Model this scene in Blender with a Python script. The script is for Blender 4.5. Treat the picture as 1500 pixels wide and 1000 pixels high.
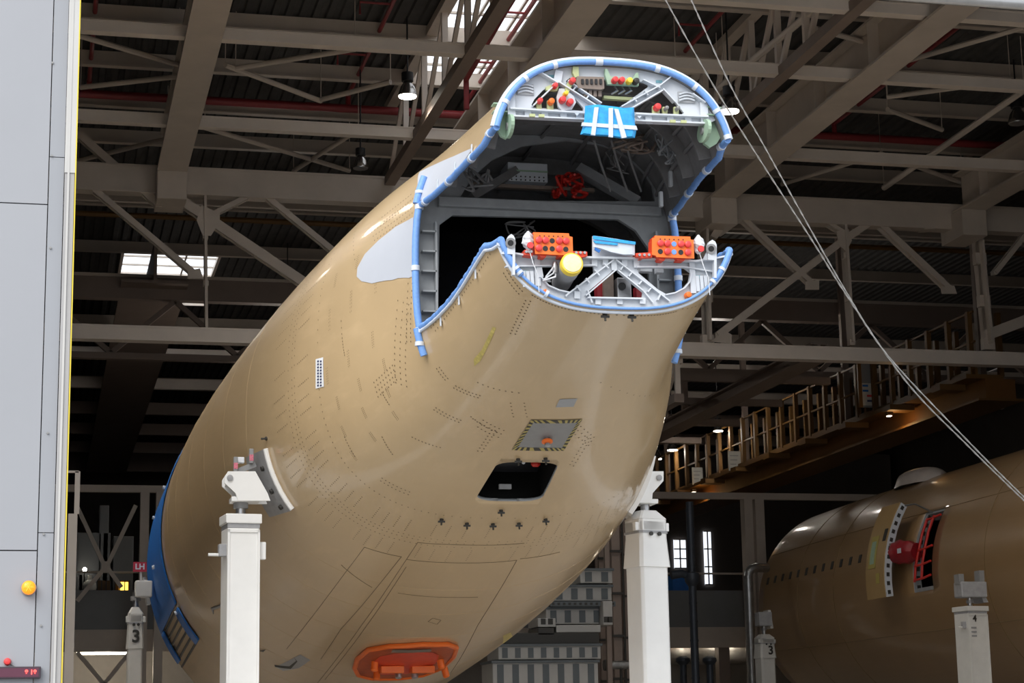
import bpy, bmesh, math, random
import numpy as np
from mathutils import Vector, Matrix, geometry

# ------------------------------------------------------------------ camera, sky, exposure
for o in list(bpy.data.objects): bpy.data.objects.remove(o)
S = bpy.context.scene
COL = S.collection
RND = random.Random(7)
F_PX, PSI, TH, RHO, CAM = 2900.0, math.radians(13.5), math.radians(11.4), math.radians(-1.0), np.array([0.0, 0.0, 1.7])
_f = np.array([math.sin(PSI)*math.cos(TH), math.cos(PSI)*math.cos(TH), math.sin(TH)])
_r = np.array([math.cos(PSI), -math.sin(PSI), 0.0]); _u = np.cross(_r, _f)
_r2 = math.cos(RHO)*_r + math.sin(RHO)*_u; _u2 = -math.sin(RHO)*_r + math.cos(RHO)*_u
CM = np.array([_r2, _u2, _f])
cam = bpy.data.cameras.new('camera'); camo = bpy.data.objects.new('camera', cam); COL.objects.link(camo)
cam.sensor_width = 36.0; cam.lens = F_PX/1500*36.0; cam.clip_end = 600
camo.matrix_world = Matrix(((_r2[0], _u2[0], -_f[0], CAM[0]), (_r2[1], _u2[1], -_f[1], CAM[1]), (_r2[2], _u2[2], -_f[2], CAM[2]), (0, 0, 0, 1)))
S.camera = camo
w = bpy.data.worlds.new('overcast_sky'); S.world = w; w.use_nodes = True
wn = w.node_tree.nodes; wl = w.node_tree.links
bg = wn['Background']; bg.inputs['Color'].default_value = (0.91, 0.95, 1.0, 1); bg.inputs['Strength'].default_value = 0.85
S.view_settings.view_transform = 'Standard'; S.view_settings.look = 'None'
S.view_settings.exposure = 0.75; S.view_settings.gamma = 1.0; S.view_settings.use_curve_mapping = False
sun = bpy.data.lights.new('hazy_sun', 'SUN'); sun.energy = 1.9; sun.angle = math.radians(45); sun.color = (1.0, 0.97, 0.92)
suno = bpy.data.objects.new('hazy_sun', sun); COL.objects.link(suno)
suno.rotation_euler = Vector((0.55, 0.70, -0.80)).to_track_quat('-Z', 'Y').to_euler()   # veiled sun behind the photographer's left shoulder

def ray(x, y): return np.array([(x-750)/F_PX, -(y-500)/F_PX, 1.0]) @ CM
def at(x, y, X=None, Y=None, Z=None):
    d = ray(x, y); ax, v = (0, X) if X is not None else (1, Y) if Y is not None else (2, Z)
    return CAM + d*((v-CAM[ax])/d[ax])

# ------------------------------------------------------------------ materials
def pm(name, rgb, rough=0.5, metal=0.0, var=0.06, scale=4.0, bump=0.0, coat=0.0, emit=0.0, stretch=None, coat_rough=0.15, spec=0.5):
    m = bpy.data.materials.new(name); m.use_nodes = True
    nt = m.node_tree; b = nt.nodes['Principled BSDF']
    tc = nt.nodes.new('ShaderNodeTexCoord'); mp = nt.nodes.new('ShaderNodeMapping'); nz = nt.nodes.new('ShaderNodeTexNoise')
    nt.links.new(tc.outputs['Object'], mp.inputs['Vector']); nt.links.new(mp.outputs['Vector'], nz.inputs['Vector'])
    if stretch: mp.inputs['Scale'].default_value = stretch
    nz.inputs['Scale'].default_value = scale; nz.inputs['Detail'].default_value = 5; nz.inputs['Roughness'].default_value = 0.6
    rp = nt.nodes.new('ShaderNodeValToRGB')
    rp.color_ramp.elements[0].position = 0.25; rp.color_ramp.elements[1].position = 0.75
    rp.color_ramp.elements[0].color = tuple(max(0, c*(1-var)) for c in rgb)+(1,)
    rp.color_ramp.elements[1].color = tuple(min(1, c*(1+var)) for c in rgb)+(1,)
    nt.links.new(nz.outputs['Fac'], rp.inputs['Fac']); nt.links.new(rp.outputs['Color'], b.inputs['Base Color'])
    b.inputs['Roughness'].default_value = rough; b.inputs['Metallic'].default_value = metal
    b.inputs['Specular IOR Level'].default_value = spec
    if coat: b.inputs['Coat Weight'].default_value = coat; b.inputs['Coat Roughness'].default_value = coat_rough
    if bump:
        bp = nt.nodes.new('ShaderNodeBump'); bp.inputs['Strength'].default_value = bump; bp.inputs['Distance'].default_value = 0.01
        nt.links.new(nz.outputs['Fac'], bp.inputs['Height']); nt.links.new(bp.outputs['Normal'], b.inputs['Normal'])
    if emit:
        b.inputs['Emission Color'].default_value = tuple(rgb)+(1,); b.inputs['Emission Strength'].default_value = emit
    return m
M = {}
def skin_mat(name, rgb):
    """tan primer: broad mottling, wiping streaks along the hull, uneven gloss"""
    m = pm(name, rgb, 0.33, 0, 0.06, 0.9, coat=0.55, coat_rough=0.09)
    nt = m.node_tree; b = nt.nodes['Principled BSDF']
    tc = [n for n in nt.nodes if n.type == 'TEX_COORD'][0]; base = [n for n in nt.nodes if n.type == 'VALTORGB'][0]
    mp = nt.nodes.new('ShaderNodeMapping'); mp.inputs['Scale'].default_value = (6, 0.35, 6); mp.inputs['Rotation'].default_value = (0.12, 0, 0)
    n2 = nt.nodes.new('ShaderNodeTexNoise'); n2.inputs['Scale'].default_value = 1.3; n2.inputs['Detail'].default_value = 4
    nt.links.new(tc.outputs['Object'], mp.inputs['Vector']); nt.links.new(mp.outputs['Vector'], n2.inputs['Vector'])
    r2 = nt.nodes.new('ShaderNodeValToRGB'); r2.color_ramp.elements[0].position = 0.55; r2.color_ramp.elements[1].position = 0.78
    r2.color_ramp.elements[0].color = (0, 0, 0, 1); r2.color_ramp.elements[1].color = (0.3, 0.3, 0.3, 1)
    nt.links.new(n2.outputs['Fac'], r2.inputs['Fac'])
    mx = nt.nodes.new('ShaderNodeMix'); mx.data_type = 'RGBA'
    nt.links.new(r2.outputs['Color'], mx.inputs[0]); nt.links.new(base.outputs['Color'], mx.inputs[6])
    mx.inputs[7].default_value = tuple(min(1, c*1.25+0.03) for c in rgb)+(1,)
    nt.links.new(mx.outputs[2], b.inputs['Base Color'])
    mr = nt.nodes.new('ShaderNodeMapRange'); mr.inputs['To Min'].default_value = 0.31; mr.inputs['To Max'].default_value = 0.46
    nt.links.new(n2.outputs['Fac'], mr.inputs['Value']); nt.links.new(mr.outputs['Result'], b.inputs['Roughness'])
    return m
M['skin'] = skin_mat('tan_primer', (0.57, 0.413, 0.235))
M['skinshade'] = skin_mat('tan_primer_shaded', (0.30, 0.185, 0.085))  # same primer as the near hull, dim hangar light put into the colour
M['inner'] = pm('inner_grey', (0.19, 0.188, 0.19), 0.55, 0, 0.25, 6)
M['innerlt'] = pm('inner_frame_grey', (0.31, 0.325, 0.34), 0.5, 0, 0.15, 6)
M['dark'] = pm('near_black', (0.012, 0.012, 0.014), 0.5, 0, 0.3, 5)
M['dome'] = pm('bulkhead_black_gloss', (0.016, 0.016, 0.019), 0.22, 0, 0.2, 2)
M['primer'] = pm('pale_blue_grey_primer', (0.53, 0.56, 0.63), 0.5, 0, 0.03, 2)
M['blue'] = pm('edge_foam_blue', (0.16, 0.33, 0.72), 0.45, 0, 0.12, 30, bump=0.2)
M['bluedk'] = pm('blue_band_cover', (0.012, 0.13, 0.46), 0.5, 0, 0.15, 8, bump=0.2)
M['wrapblue'] = pm('wrap_blue', (0.03, 0.36, 0.78), 0.35, 0, 0.3, 14, bump=0.6)
M['tapew'] = pm('white_tape', (0.62, 0.67, 0.75), 0.5, 0, 0.05, 25)
M['frame'] = pm('frame_pale_grey', (0.60, 0.635, 0.685), 0.42, 0, 0.05, 5)
M['green'] = pm('green_primer', (0.33, 0.47, 0.34), 0.5, 0, 0.08, 6)
M['greeny'] = pm('yellow_green_primer', (0.50, 0.54, 0.28), 0.5, 0, 0.1, 8)
M['red'] = pm('red_cap', (0.72, 0.05, 0.05), 0.4, 0, 0.1, 20)
M['yellow'] = pm('yellow_cap', (0.85, 0.62, 0.05), 0.4, 0, 0.08, 20)
M['yellowlt'] = pm('pale_yellow_film', (0.80, 0.74, 0.42), 0.25, 0, 0.12, 30, bump=0.5)
M['orange'] = pm('orange_paint', (0.88, 0.17, 0.02), 0.42, 0, 0.06, 10)
M['orangedk'] = pm('dark_orange_paint', (0.45, 0.07, 0.012), 0.45, 0, 0.15, 10)
M['redor'] = pm('red_orange_paint', (0.75, 0.06, 0.02), 0.45, 0, 0.1, 10)
M['steel'] = pm('bare_steel', (0.42, 0.42, 0.43), 0.32, 0.85, 0.12, 10)
M['tag'] = pm('translucent_plastic', (0.68, 0.70, 0.74), 0.25, 0, 0.15, 40, bump=0.6)
M['brown'] = pm('brown_plastic', (0.22, 0.17, 0.14), 0.5, 0, 0.15, 20)
M['bolt'] = pm('black_fastener', (0.03, 0.027, 0.022), 0.5, 0, 0.2, 30)
M['rivet'] = pm('rivet_brown', (0.17, 0.12, 0.065), 0.5, 0, 0.2, 40)
M['seam'] = pm('panel_seam', (0.17, 0.125, 0.07), 0.6, 0, 0.2, 20)
M['panel'] = pm('hatch_grey', (0.26, 0.26, 0.26), 0.45, 0, 0.06, 10)
M['patch'] = pm('grey_patch', (0.36, 0.37, 0.39), 0.45, 0, 0.06, 10)
M['yellowst'] = pm('hazard_yellow', (0.42, 0.34, 0.10), 0.5, 0, 0.1, 20)
M['paper'] = pm('paper', (0.80, 0.82, 0.86), 0.6, 0, 0.03, 10)
M['ink'] = pm('ink_blue_black', (0.04, 0.05, 0.12), 0.6, 0, 0.1, 10)
M['chalk'] = pm('yellow_green_marking', (0.56, 0.45, 0.13), 0.5, 0, 0.3, 20)
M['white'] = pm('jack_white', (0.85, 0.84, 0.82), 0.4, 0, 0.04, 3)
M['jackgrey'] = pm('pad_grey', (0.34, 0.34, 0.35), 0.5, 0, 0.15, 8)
M['jackfar'] = pm('jack_darker_white', (0.62, 0.61, 0.58), 0.5, 0, 0.08, 3)  # darker white for the far jacks
M['pink'] = pm('red_white_sticker', (0.62, 0.16, 0.22), 0.5, 0, 0.4, 60)
M['doorp'] = pm('door_panel_pale_grey', (0.315, 0.325, 0.355), 0.5, 0, 0.025, 0.8)
M['doors'] = pm('door_strip_pale_grey', (0.295, 0.308, 0.338), 0.5, 0, 0.02, 1)
M['cream'] = pm('door_post_cream', (0.50, 0.495, 0.485), 0.5, 0, 0.05, 1.5)
M['post2'] = pm('door_post_grey', (0.36, 0.355, 0.36), 0.5, 0, 0.05, 1.5)
M['yline'] = pm('yellow_line', (0.70, 0.55, 0.05), 0.5)
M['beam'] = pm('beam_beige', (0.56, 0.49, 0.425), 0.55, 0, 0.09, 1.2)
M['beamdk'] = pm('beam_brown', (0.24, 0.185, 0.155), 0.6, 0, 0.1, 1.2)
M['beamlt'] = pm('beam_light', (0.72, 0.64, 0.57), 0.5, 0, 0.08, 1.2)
M['deck'] = pm('roof_sheet_dark', (0.085, 0.083, 0.082), 0.85, 0, 0.2, 2, spec=0.2)
M['pipe'] = pm('sprinkler_red', (0.26, 0.03, 0.035), 0.45, 0, 0.1, 5)
M['wall'] = pm('cladding_brown', (0.085, 0.068, 0.058), 0.7, 0, 0.2, 0.5)
M['floor'] = pm('hangar_floor', (0.44, 0.41, 0.37), 0.5, 0, 0.1, 0.4)
M['apron'] = pm('apron_concrete', (0.25, 0.245, 0.235), 0.8, 0, 0.1, 0.4)
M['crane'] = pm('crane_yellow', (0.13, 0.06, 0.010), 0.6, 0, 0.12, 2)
M['craneglow'] = pm('crane_orange_glow', (0.15, 0.06, 0.010), 0.6, 0, 0.12, 2)  # warm lamp glow on the yellow paint, put into the colour
M['sign'] = pm('sign_white', (0.55, 0.54, 0.50), 0.6, 0, 0.06, 3)
M['mezz'] = pm('mezzanine_grey', (0.20, 0.205, 0.21), 0.5, 0, 0.08, 1)
M['duct'] = pm('duct_steel', (0.34, 0.34, 0.34), 0.35, 0.8, 0.2, 5)
M['hose'] = pm('hose_black_blue', (0.035, 0.042, 0.055), 0.45, 0.3, 0.2, 6)
M['cabinet'] = pm('cabinet_pale', (0.40, 0.39, 0.375), 0.55, 0, 0.08, 2)
M['stripe'] = pm('cabinet_dark_stripe', (0.10, 0.115, 0.125), 0.6, 0, 0.08, 2)
M['cable'] = pm('galvanised_rope', (0.24, 0.235, 0.23), 0.5, 0.2, 0.3, 40)
M['redmetal'] = pm('red_rail', (0.62, 0.03, 0.02), 0.4, 0, 0.1, 6)
M['redbag'] = pm('red_bag', (0.30, 0.012, 0.02), 0.45, 0, 0.25, 6, bump=0.5)
M['lampon'] = pm('lamp_lit', (1.0, 0.93, 0.80), 0.4, emit=9)
M['tubeon'] = pm('tube_lit', (1.0, 0.90, 0.72), 0.4, emit=5)
M['winlit'] = pm('daylit_window', (0.8, 0.86, 0.95), 0.4, emit=0.9)
M['amberon'] = pm('amber_lit', (1.0, 0.27, 0.01), 0.3, emit=0.55)
M['yellowon'] = pm('yellow_lit', (1.0, 0.60, 0.08), 0.3, emit=1.6)
M['ledon'] = pm('led_red', (1.0, 0.05, 0.04), 0.4, emit=3)
M['ledbox'] = pm('led_housing', (0.045, 0.028, 0.04), 0.35)
M['chrome'] = pm('reflector_metal', (0.40, 0.39, 0.38), 0.2, 0.95, 0.05, 5)
def glassm():
    m = bpy.data.materials.new('frosted_rooflight'); m.use_nodes = True; nt = m.node_tree
    b = nt.nodes['Principled BSDF']; t = nt.nodes.new('ShaderNodeBsdfTranslucent'); tr = nt.nodes.new('ShaderNodeBsdfTransparent')
    a = nt.nodes.new('ShaderNodeMixShader'); a.inputs[0].default_value = 0.55
    nz = nt.nodes.new('ShaderNodeTexNoise'); nz.inputs['Scale'].default_value = 2
    r = nt.nodes.new('ShaderNodeValToRGB'); r.color_ramp.elements[0].color = (0.8, 0.83, 0.86, 1); r.color_ramp.elements[1].color = (0.95, 0.96, 0.97, 1)
    nt.links.new(nz.outputs['Fac'], r.inputs['Fac']); nt.links.new(r.outputs['Color'], t.inputs['Color'])
    nt.links.new(t.outputs[0], a.inputs[1]); nt.links.new(tr.outputs[0], a.inputs[2])
    nt.links.new(a.outputs[0], nt.nodes['Material Output'].inputs['Surface']); return m
M['glass'] = glassm()

# ------------------------------------------------------------------ mesh helpers
class MB:
    def __init__(s): s.v = []; s.f = []
    def add(s, vs, fs):
        n = len(s.v); s.v += [tuple(map(float, p)) for p in vs]; s.f += [tuple(i+n for i in f) for f in fs]; return s
    def box(s, c, d, rz=0.0, rot=None):
        hx, hy, hz = d[0]/2, d[1]/2, d[2]/2
        R = rot if rot is not None else Matrix.Rotation(rz, 3, 'Z')
        P = [Vector(c)+R @ Vector((x*hx, y*hy, z*hz)) for x in (-1, 1) for y in (-1, 1) for z in (-1, 1)]
        return s.add(P, [(0, 1, 3, 2), (4, 6, 7, 5), (0, 4, 5, 1), (2, 3, 7, 6), (0, 2, 6, 4), (1, 5, 7, 3)])
    def bx(s, x0, x1, y0, y1, z0, z1): return s.box(((x0+x1)/2, (y0+y1)/2, (z0+z1)/2), (abs(x1-x0), abs(y1-y0), abs(z1-z0)))
    def beam(s, p, q, w, h, up=(0, 0, 1)):
        p, q = Vector(p), Vector(q); d = (q-p).normalized(); u = Vector(up)
        if abs(d.dot(u)) > 0.98: u = Vector((0, 1, 0))
        r = d.cross(u).normalized(); u = r.cross(d)
        P = [e+r*(a*w/2)+u*(b*h/2) for e in (p, q) for a, b in ((-1, -1), (1, -1), (1, 1), (-1, 1))]
        return s.add(P, [(3, 2, 1, 0), (4, 5, 6, 7), (0, 1, 5, 4), (1, 2, 6, 5), (2, 3, 7, 6), (3, 0, 4, 7)])
    def ibeam(s, p, q, w, h, tf=0.04, tw=0.03):
        s.beam(Vector(p)+Vector((0, 0, h/2-tf/2)), Vector(q)+Vector((0, 0, h/2-tf/2)), w, tf)
        s.beam(Vector(p)-Vector((0, 0, h/2-tf/2)), Vector(q)-Vector((0, 0, h/2-tf/2)), w, tf)
        return s.beam(p, q, tw, h-2*tf)
    def cyl(s, p, q, r0, r1=None, n=16, cap=True):
        r1 = r0 if r1 is None else r1; p, q = Vector(p), Vector(q); d = (q-p).normalized()
        a = d.orthogonal().normalized(); b = d.cross(a)
        P = [e+(a*math.cos(2*math.pi*i/n)+b*math.sin(2*math.pi*i/n))*r for e, r in ((p, r0), (q, r1)) for i in range(n)]
        F = [(i, (i+1) % n, n+(i+1) % n, n+i) for i in range(n)]
        if cap: F += [tuple(range(n))[::-1], tuple(range(n, 2*n))]
        return s.add(P, F)
    def tube(s, pts, r, n=8, cap=True):
        pts = [Vector(p) for p in pts]; P = []; a = None; m = len(pts)
        rr = r if hasattr(r, '__len__') else [r]*m
        for i, p in enumerate(pts):
            d = (pts[min(i+1, m-1)]-pts[max(i-1, 0)]).normalized()
            a = d.orthogonal().normalized() if a is None else (a-d*a.dot(d)).normalized()
            b = d.cross(a)
            P += [p+(a*math.cos(2*math.pi*k/n)+b*math.sin(2*math.pi*k/n))*rr[i] for k in range(n)]
        F = [(i*n+k, i*n+(k+1) % n, (i+1)*n+(k+1) % n, (i+1)*n+k) for i in range(m-1) for k in range(n)]
        if cap: F += [tuple(range(n))[::-1], tuple(range((m-1)*n, m*n))]
        return s.add(P, F)
    def lathe(s, prof, c, axis=(0, 0, 1), n=20):
        d = Vector(axis).normalized(); a = d.orthogonal().normalized(); b = d.cross(a); c = Vector(c); m = len(prof)
        P = [c+d*h+(a*math.cos(2*math.pi*k/n)+b*math.sin(2*math.pi*k/n))*r for r, h in prof for k in range(n)]
        F = [(i*n+k, i*n+(k+1) % n, (i+1)*n+(k+1) % n, (i+1)*n+k) for i in range(m-1) for k in range(n)]
        return s.add(P, F+[tuple(range(n))[::-1], tuple(range((m-1)*n, m*n))])
    def prism(s, poly, d):
        """convex-ish polygon (3-D points) extruded by vector d"""
        n = len(poly); d = Vector(d); P = [Vector(p) for p in poly]
        return s.add(P+[p+d for p in P], [tuple(range(n))[::-1], tuple(range(n, 2*n))]+[(i, (i+1) % n, n+(i+1) % n, n+i) for i in range(n)])
    def build(s, name, mat, parent=None, smooth=False, label=None, kind=None, bevel=0.0):
        me = bpy.data.meshes.new(name); me.from_pydata(s.v, [], s.f); me.update()
        bm = bmesh.new(); bm.from_mesh(me); bmesh.ops.recalc_face_normals(bm, faces=bm.faces); bm.to_mesh(me); bm.free()
        return link(name, me, mat, parent, smooth, label, kind, bevel)
def link(name, me, mat, parent=None, smooth=False, label=None, kind=None, bevel=0.0):
    o = bpy.data.objects.new(name, me); COL.objects.link(o)
    for m in (mat if isinstance(mat, (list, tuple)) else [mat]): me.materials.append(M[m])
    if smooth:
        me.polygons.foreach_set('use_smooth', [True]*len(me.polygons)); me.set_sharp_from_angle(angle=math.radians(40))
    if parent is not None:
        o.parent = parent; o.matrix_parent_inverse = Matrix.Translation(-WLOC(parent))
    if label: o['label'] = label
    if kind: o['kind'] = kind
    if bevel:
        b = o.modifiers.new('bevel', 'BEVEL'); b.width = bevel; b.segments = 2; b.limit_method = 'ANGLE'
    return o
_loc = {}
def WLOC(o): return _loc.get(o.name, Vector((0, 0, 0)))
def thing(name, label, cat, loc=(0, 0, 0), group=None, kind=None):
    o = bpy.data.objects.new(name, None); COL.objects.link(o); o.location = loc; o.empty_display_size = 0.2
    _loc[o.name] = Vector(loc); o['label'] = label; o['category'] = cat
    if group: o['group'] = group
    if kind: o['kind'] = kind
    return o
def tag(o, label, cat, group=None):
    o['label'] = label; o['category'] = cat
    if group: o['group'] = group
    return o
def struct(o, label=None):
    o['kind'] = 'structure'
    if label: o['label'] = label
    return o
def plate(name, outer, holes, frame, thick, mat, parent=None, label=None):
    """flat plate with holes; outlines are 3-D points lying in a plane y = const, thickness along y"""
    cu = bpy.data.curves.new(name, 'CURVE'); cu.dimensions = '2D'; cu.fill_mode = 'BOTH'; cu.extrude = thick/2
    for poly in [outer]+list(holes):
        sp = cu.splines.new('POLY'); sp.points.add(len(poly)-1); sp.use_cyclic_u = True
        for i, p in enumerate(poly): sp.points[i].co = (p[0], p[2], 0, 1)
    o = bpy.data.objects.new(name+'_c', cu); COL.objects.link(o)
    dg = bpy.context.evaluated_depsgraph_get(); me = bpy.data.meshes.new_from_object(o.evaluated_get(dg))
    bpy.data.objects.remove(o); bpy.data.curves.remove(cu); me.name = name
    for v in me.vertices: v.co = (v.co.x, frame-v.co.z, v.co.y)
    me.flip_normals(); me.materials.clear()
    return link(name, me, mat, parent, label=label)
def text(name, s, size, loc, rot, mat, parent=None, depth=0.004, align='CENTER'):
    cu = bpy.data.curves.new(name, 'FONT'); cu.body = s; cu.size = size; cu.extrude = depth; cu.align_x = align; cu.align_y = 'CENTER'; cu.offset = size*0.028
    o = bpy.data.objects.new(name+'_c', cu); COL.objects.link(o)
    dg = bpy.context.evaluated_depsgraph_get(); me = bpy.data.meshes.new_from_object(o.evaluated_get(dg))
    bpy.data.objects.remove(o); bpy.data.curves.remove(cu); me.name = name; me.materials.clear()
    me.transform(Matrix.Translation(Vector(loc)) @ rot.to_4x4())
    return link(name, me, mat, parent)
FACE = Matrix(((1, 0, 0), (0, 0, -1), (0, 1, 0)))           # upright writing that faces -y
ORD = ['first', 'second', 'third', 'fourth', 'fifth', 'sixth', 'seventh', 'eighth', 'ninth', 'tenth', 'eleventh', 'twelfth', 'thirteenth', 'fourteenth', 'fifteenth', 'sixteenth']
M['teal'] = pm('teal_stencil', (0.16, 0.36, 0.42), 0.5, 0, 0.2, 30)
M['signred'] = pm('sign_red', (0.45, 0.02, 0.05), 0.5)
M['ledface'] = pm('led_face', (0.10, 0.025, 0.05), 0.3)
M['chalkdim'] = pm('yellow_notice', (0.45, 0.38, 0.10), 0.5)
M['seam2'] = pm('dim_seam', (0.20, 0.135, 0.06), 0.6)
M['sheet'] = pm('plastic_sheet', (0.50, 0.44, 0.40), 0.35, 0, 0.1, 4, bump=0.4)
M['void'] = pm('hatch_void_shade', (0.006, 0.006, 0.006), 0.9, spec=0.1)  # shade inside the hatch put into the black colour
M['leaf'] = pm('door_leaf_primer', (0.42, 0.28, 0.12), 0.4, 0, 0.06, 2)

# ------------------------------------------------------------------ hangar shell
struct(MB().bx(-30, 46, 20, 117, -0.12, 0).build('floor', 'floor'), 'grey hangar floor')
struct(MB().bx(-90, 110, -90, 20, -0.12, 0).build('ground', 'apron'), 'pale concrete apron in front of the hangar')
struct(MB().bx(-28.3, -28, 20, 116, 0, 18.7).build('wall_left', 'wall'))
struct(MB().bx(44, 44.3, 20, 116, 0, 18.7).build('wall_right', 'wall'))
struct(MB().bx(-28, 44, 115.5, 115.8, 0, 18.7).build('wall_back', 'wall'))
wf = struct(MB().bx(-28, 44, 20.0, 20.35, 15.2, 20.5).build('wall_front', 'cream'), 'cream front wall above the door opening')
gr = thing('guide_rail', 'cream guide rail with grey pipe below it, crossing the top right corner', 'rail', (12, 19.9, 10.0))
MB().bx(0.3, 18.2, 19.85, 20.1, 10.12, 10.5).build('rail', 'cream', gr); MB().cyl((0.3, 19.92, 10.04), (18.2, 19.92, 10.04), 0.075, n=14).build('pipe', 'steel', gr, True)
struct(MB().bx(18, 44, 20.0, 20.35, 0, 15.2).build('wall_front_side', 'doorp'))  # unseen; edge brought inward to dim the right part of the hangar
SKY = [(8.95, 12.5, 40.0, 48.6), (2.5, 5.85, 67.8, 71.7), (4.1, 6.0, 75.7, 76.25)]
def deck():
    mb = MB(); per = 0.32; prof = [(0, 0), (0.14, 0), (0.17, 0.07), (0.29, 0.07)]
    ys = sorted({20.0, 116.0} | {y for s in SKY for y in s[2:]})
    for y0, y1 in zip(ys[:-1], ys[1:]):
        holes = [(s[0], s[1]) for s in SKY if s[2] <= y0+1e-6 and s[3] >= y1-1e-6]
        pts = []; x = -28.0
        while x < 44:
            for dx, dz in prof: pts.append((x+dx, 18.6+dz))
            x += per
        n = len(mb.v)
        for px, pz in pts: mb.v += [(px, y0, pz), (px, y1, pz)]
        for i in range(len(pts)-1):
            mxx = (pts[i][0]+pts[i+1][0])/2
            if any(a < mxx < b for a, b in holes): continue
            mb.f.append((n+2*i, n+2*i+1, n+2*i+3, n+2*i+2))
    return mb
struct(deck().build('ceiling', 'deck'), 'dark corrugated roof sheeting')
for i, (x0, x1, y0, y1) in enumerate(SKY):
    t = thing('window_%d' % (i+1), ['big square rooflight above the fuselage tail', 'far rooflight at left seen under the main truss', 'thin far rooflight strip at left'][i], 'rooflight', ((x0+x1)/2, (y0+y1)/2, 18.6), kind='structure')
    del t['category']
    fr = MB(); h = 0.12
    for a in (x0, x1): fr.bx(a-0.05, a+0.05, y0, y1, 18.55, 18.6+h)
    for a in (y0, y1): fr.bx(x0, x1, a-0.05, a+0.05, 18.55, 18.6+h)
    fr.build('window_frame', 'beamlt', t)
    nx, ny = (4, 7) if i == 0 else (3, 3) if i == 1 else (2, 1)
    for a in range(nx):
        for b in range(ny):
            xa, xb = x0+(x1-x0)*a/nx, x0+(x1-x0)*(a+1)/nx; ya, yb = y0+(y1-y0)*b/ny, y0+(y1-y0)*(b+1)/ny
            MB().bx(xa+0.03, xb-0.03, ya+0.03, yb-0.03, 18.6+h, 18.62+h).build('pane', 'glass', t)
    for a in range(1, nx): MB().bx(x0+(x1-x0)*a/nx-0.03, x0+(x1-x0)*a/nx+0.03, y0, y1, 18.55+h, 18.62+h).build('glazing_bar', 'beam', t)
    for b in range(1, ny): MB().bx(x0, x1, y0+(y1-y0)*b/ny-0.03, y0+(y1-y0)*b/ny+0.03, 18.55+h, 18.62+h).build('glazing_bar', 'beam', t)

# ------------------------------------------------------------------ roof steel
XL, XR = -8.0, 43.0
GX = [3.02, 10.45, 17.95, 25.4]
for x, lab in zip(GX, ('wide beige roof girder running back beside the hangar door', 'wide beige roof girder passing behind the top of the tail opening', 'wide beige roof girder slanting down at upper right', 'beige roof girder at the far right edge under the roof')):
    t = thing('roof_girder', lab, 'girder', (x, 35, 16.2), 'wide roof girders')
    MB().bx(x-0.38, x+0.38, 21, 50.2, 16.2, 16.26).build('flange', 'beam', t)
    MB().bx(x-0.03, x+0.03, 21, 50.2, 16.26, 17.3).build('web', 'beam', t)
    MB().bx(x-0.3, x+0.3, 21, 50.2, 17.3, 17.36).build('flange', 'beam', t)
    MB().bx(x-0.38, x+0.38, 49.6, 51.0, 15.45, 16.2).build('end_bracket', 'beam', t, bevel=0.02)
    for k in range(9): MB().bx(x-0.3, x+0.3, 23+3.2*k, 23.03+3.2*k, 16.26, 17.3).build('stiffener', 'beam', t)
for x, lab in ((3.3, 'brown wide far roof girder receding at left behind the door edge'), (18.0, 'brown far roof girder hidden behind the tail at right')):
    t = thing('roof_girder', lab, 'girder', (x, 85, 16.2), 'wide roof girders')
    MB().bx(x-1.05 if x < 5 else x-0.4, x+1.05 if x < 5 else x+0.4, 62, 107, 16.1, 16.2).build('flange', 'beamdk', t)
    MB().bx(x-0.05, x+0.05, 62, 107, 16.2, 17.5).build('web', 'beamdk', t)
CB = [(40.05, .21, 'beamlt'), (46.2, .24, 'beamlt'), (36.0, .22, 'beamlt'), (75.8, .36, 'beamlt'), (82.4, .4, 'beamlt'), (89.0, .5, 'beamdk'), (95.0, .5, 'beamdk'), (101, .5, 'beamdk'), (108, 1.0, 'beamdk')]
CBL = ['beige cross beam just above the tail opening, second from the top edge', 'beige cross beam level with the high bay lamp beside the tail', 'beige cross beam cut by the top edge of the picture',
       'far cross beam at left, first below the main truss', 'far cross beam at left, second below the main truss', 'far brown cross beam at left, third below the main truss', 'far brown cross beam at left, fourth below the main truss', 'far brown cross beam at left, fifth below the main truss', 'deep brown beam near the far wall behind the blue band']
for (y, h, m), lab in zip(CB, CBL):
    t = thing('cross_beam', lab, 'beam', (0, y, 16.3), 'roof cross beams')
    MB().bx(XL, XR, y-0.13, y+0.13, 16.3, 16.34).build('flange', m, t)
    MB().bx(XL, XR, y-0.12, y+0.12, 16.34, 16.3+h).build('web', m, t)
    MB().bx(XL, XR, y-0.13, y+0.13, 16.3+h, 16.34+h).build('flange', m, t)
PY = [41.0, 44.3, 47.5, 50.7, 53.9, 57.2, 60.5, 66.5, 72.4, 78.5, 85.0, 92.0]
for i, y in enumerate(PY):
    t = thing('purlin', 'dim roof purlin under the dark sheeting, %s counted from the top edge of the picture' % ORD[i], 'purlin', (0, y, 18.2), 'roof purlins')
    MB().bx(XL, XR, y-0.1, y+0.1, 18.16, 18.2).build('flange', 'beam', t)
    MB().bx(XL, XR, y-0.015, y+0.015, 18.2, 18.56).build('web', 'beam', t)
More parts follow.
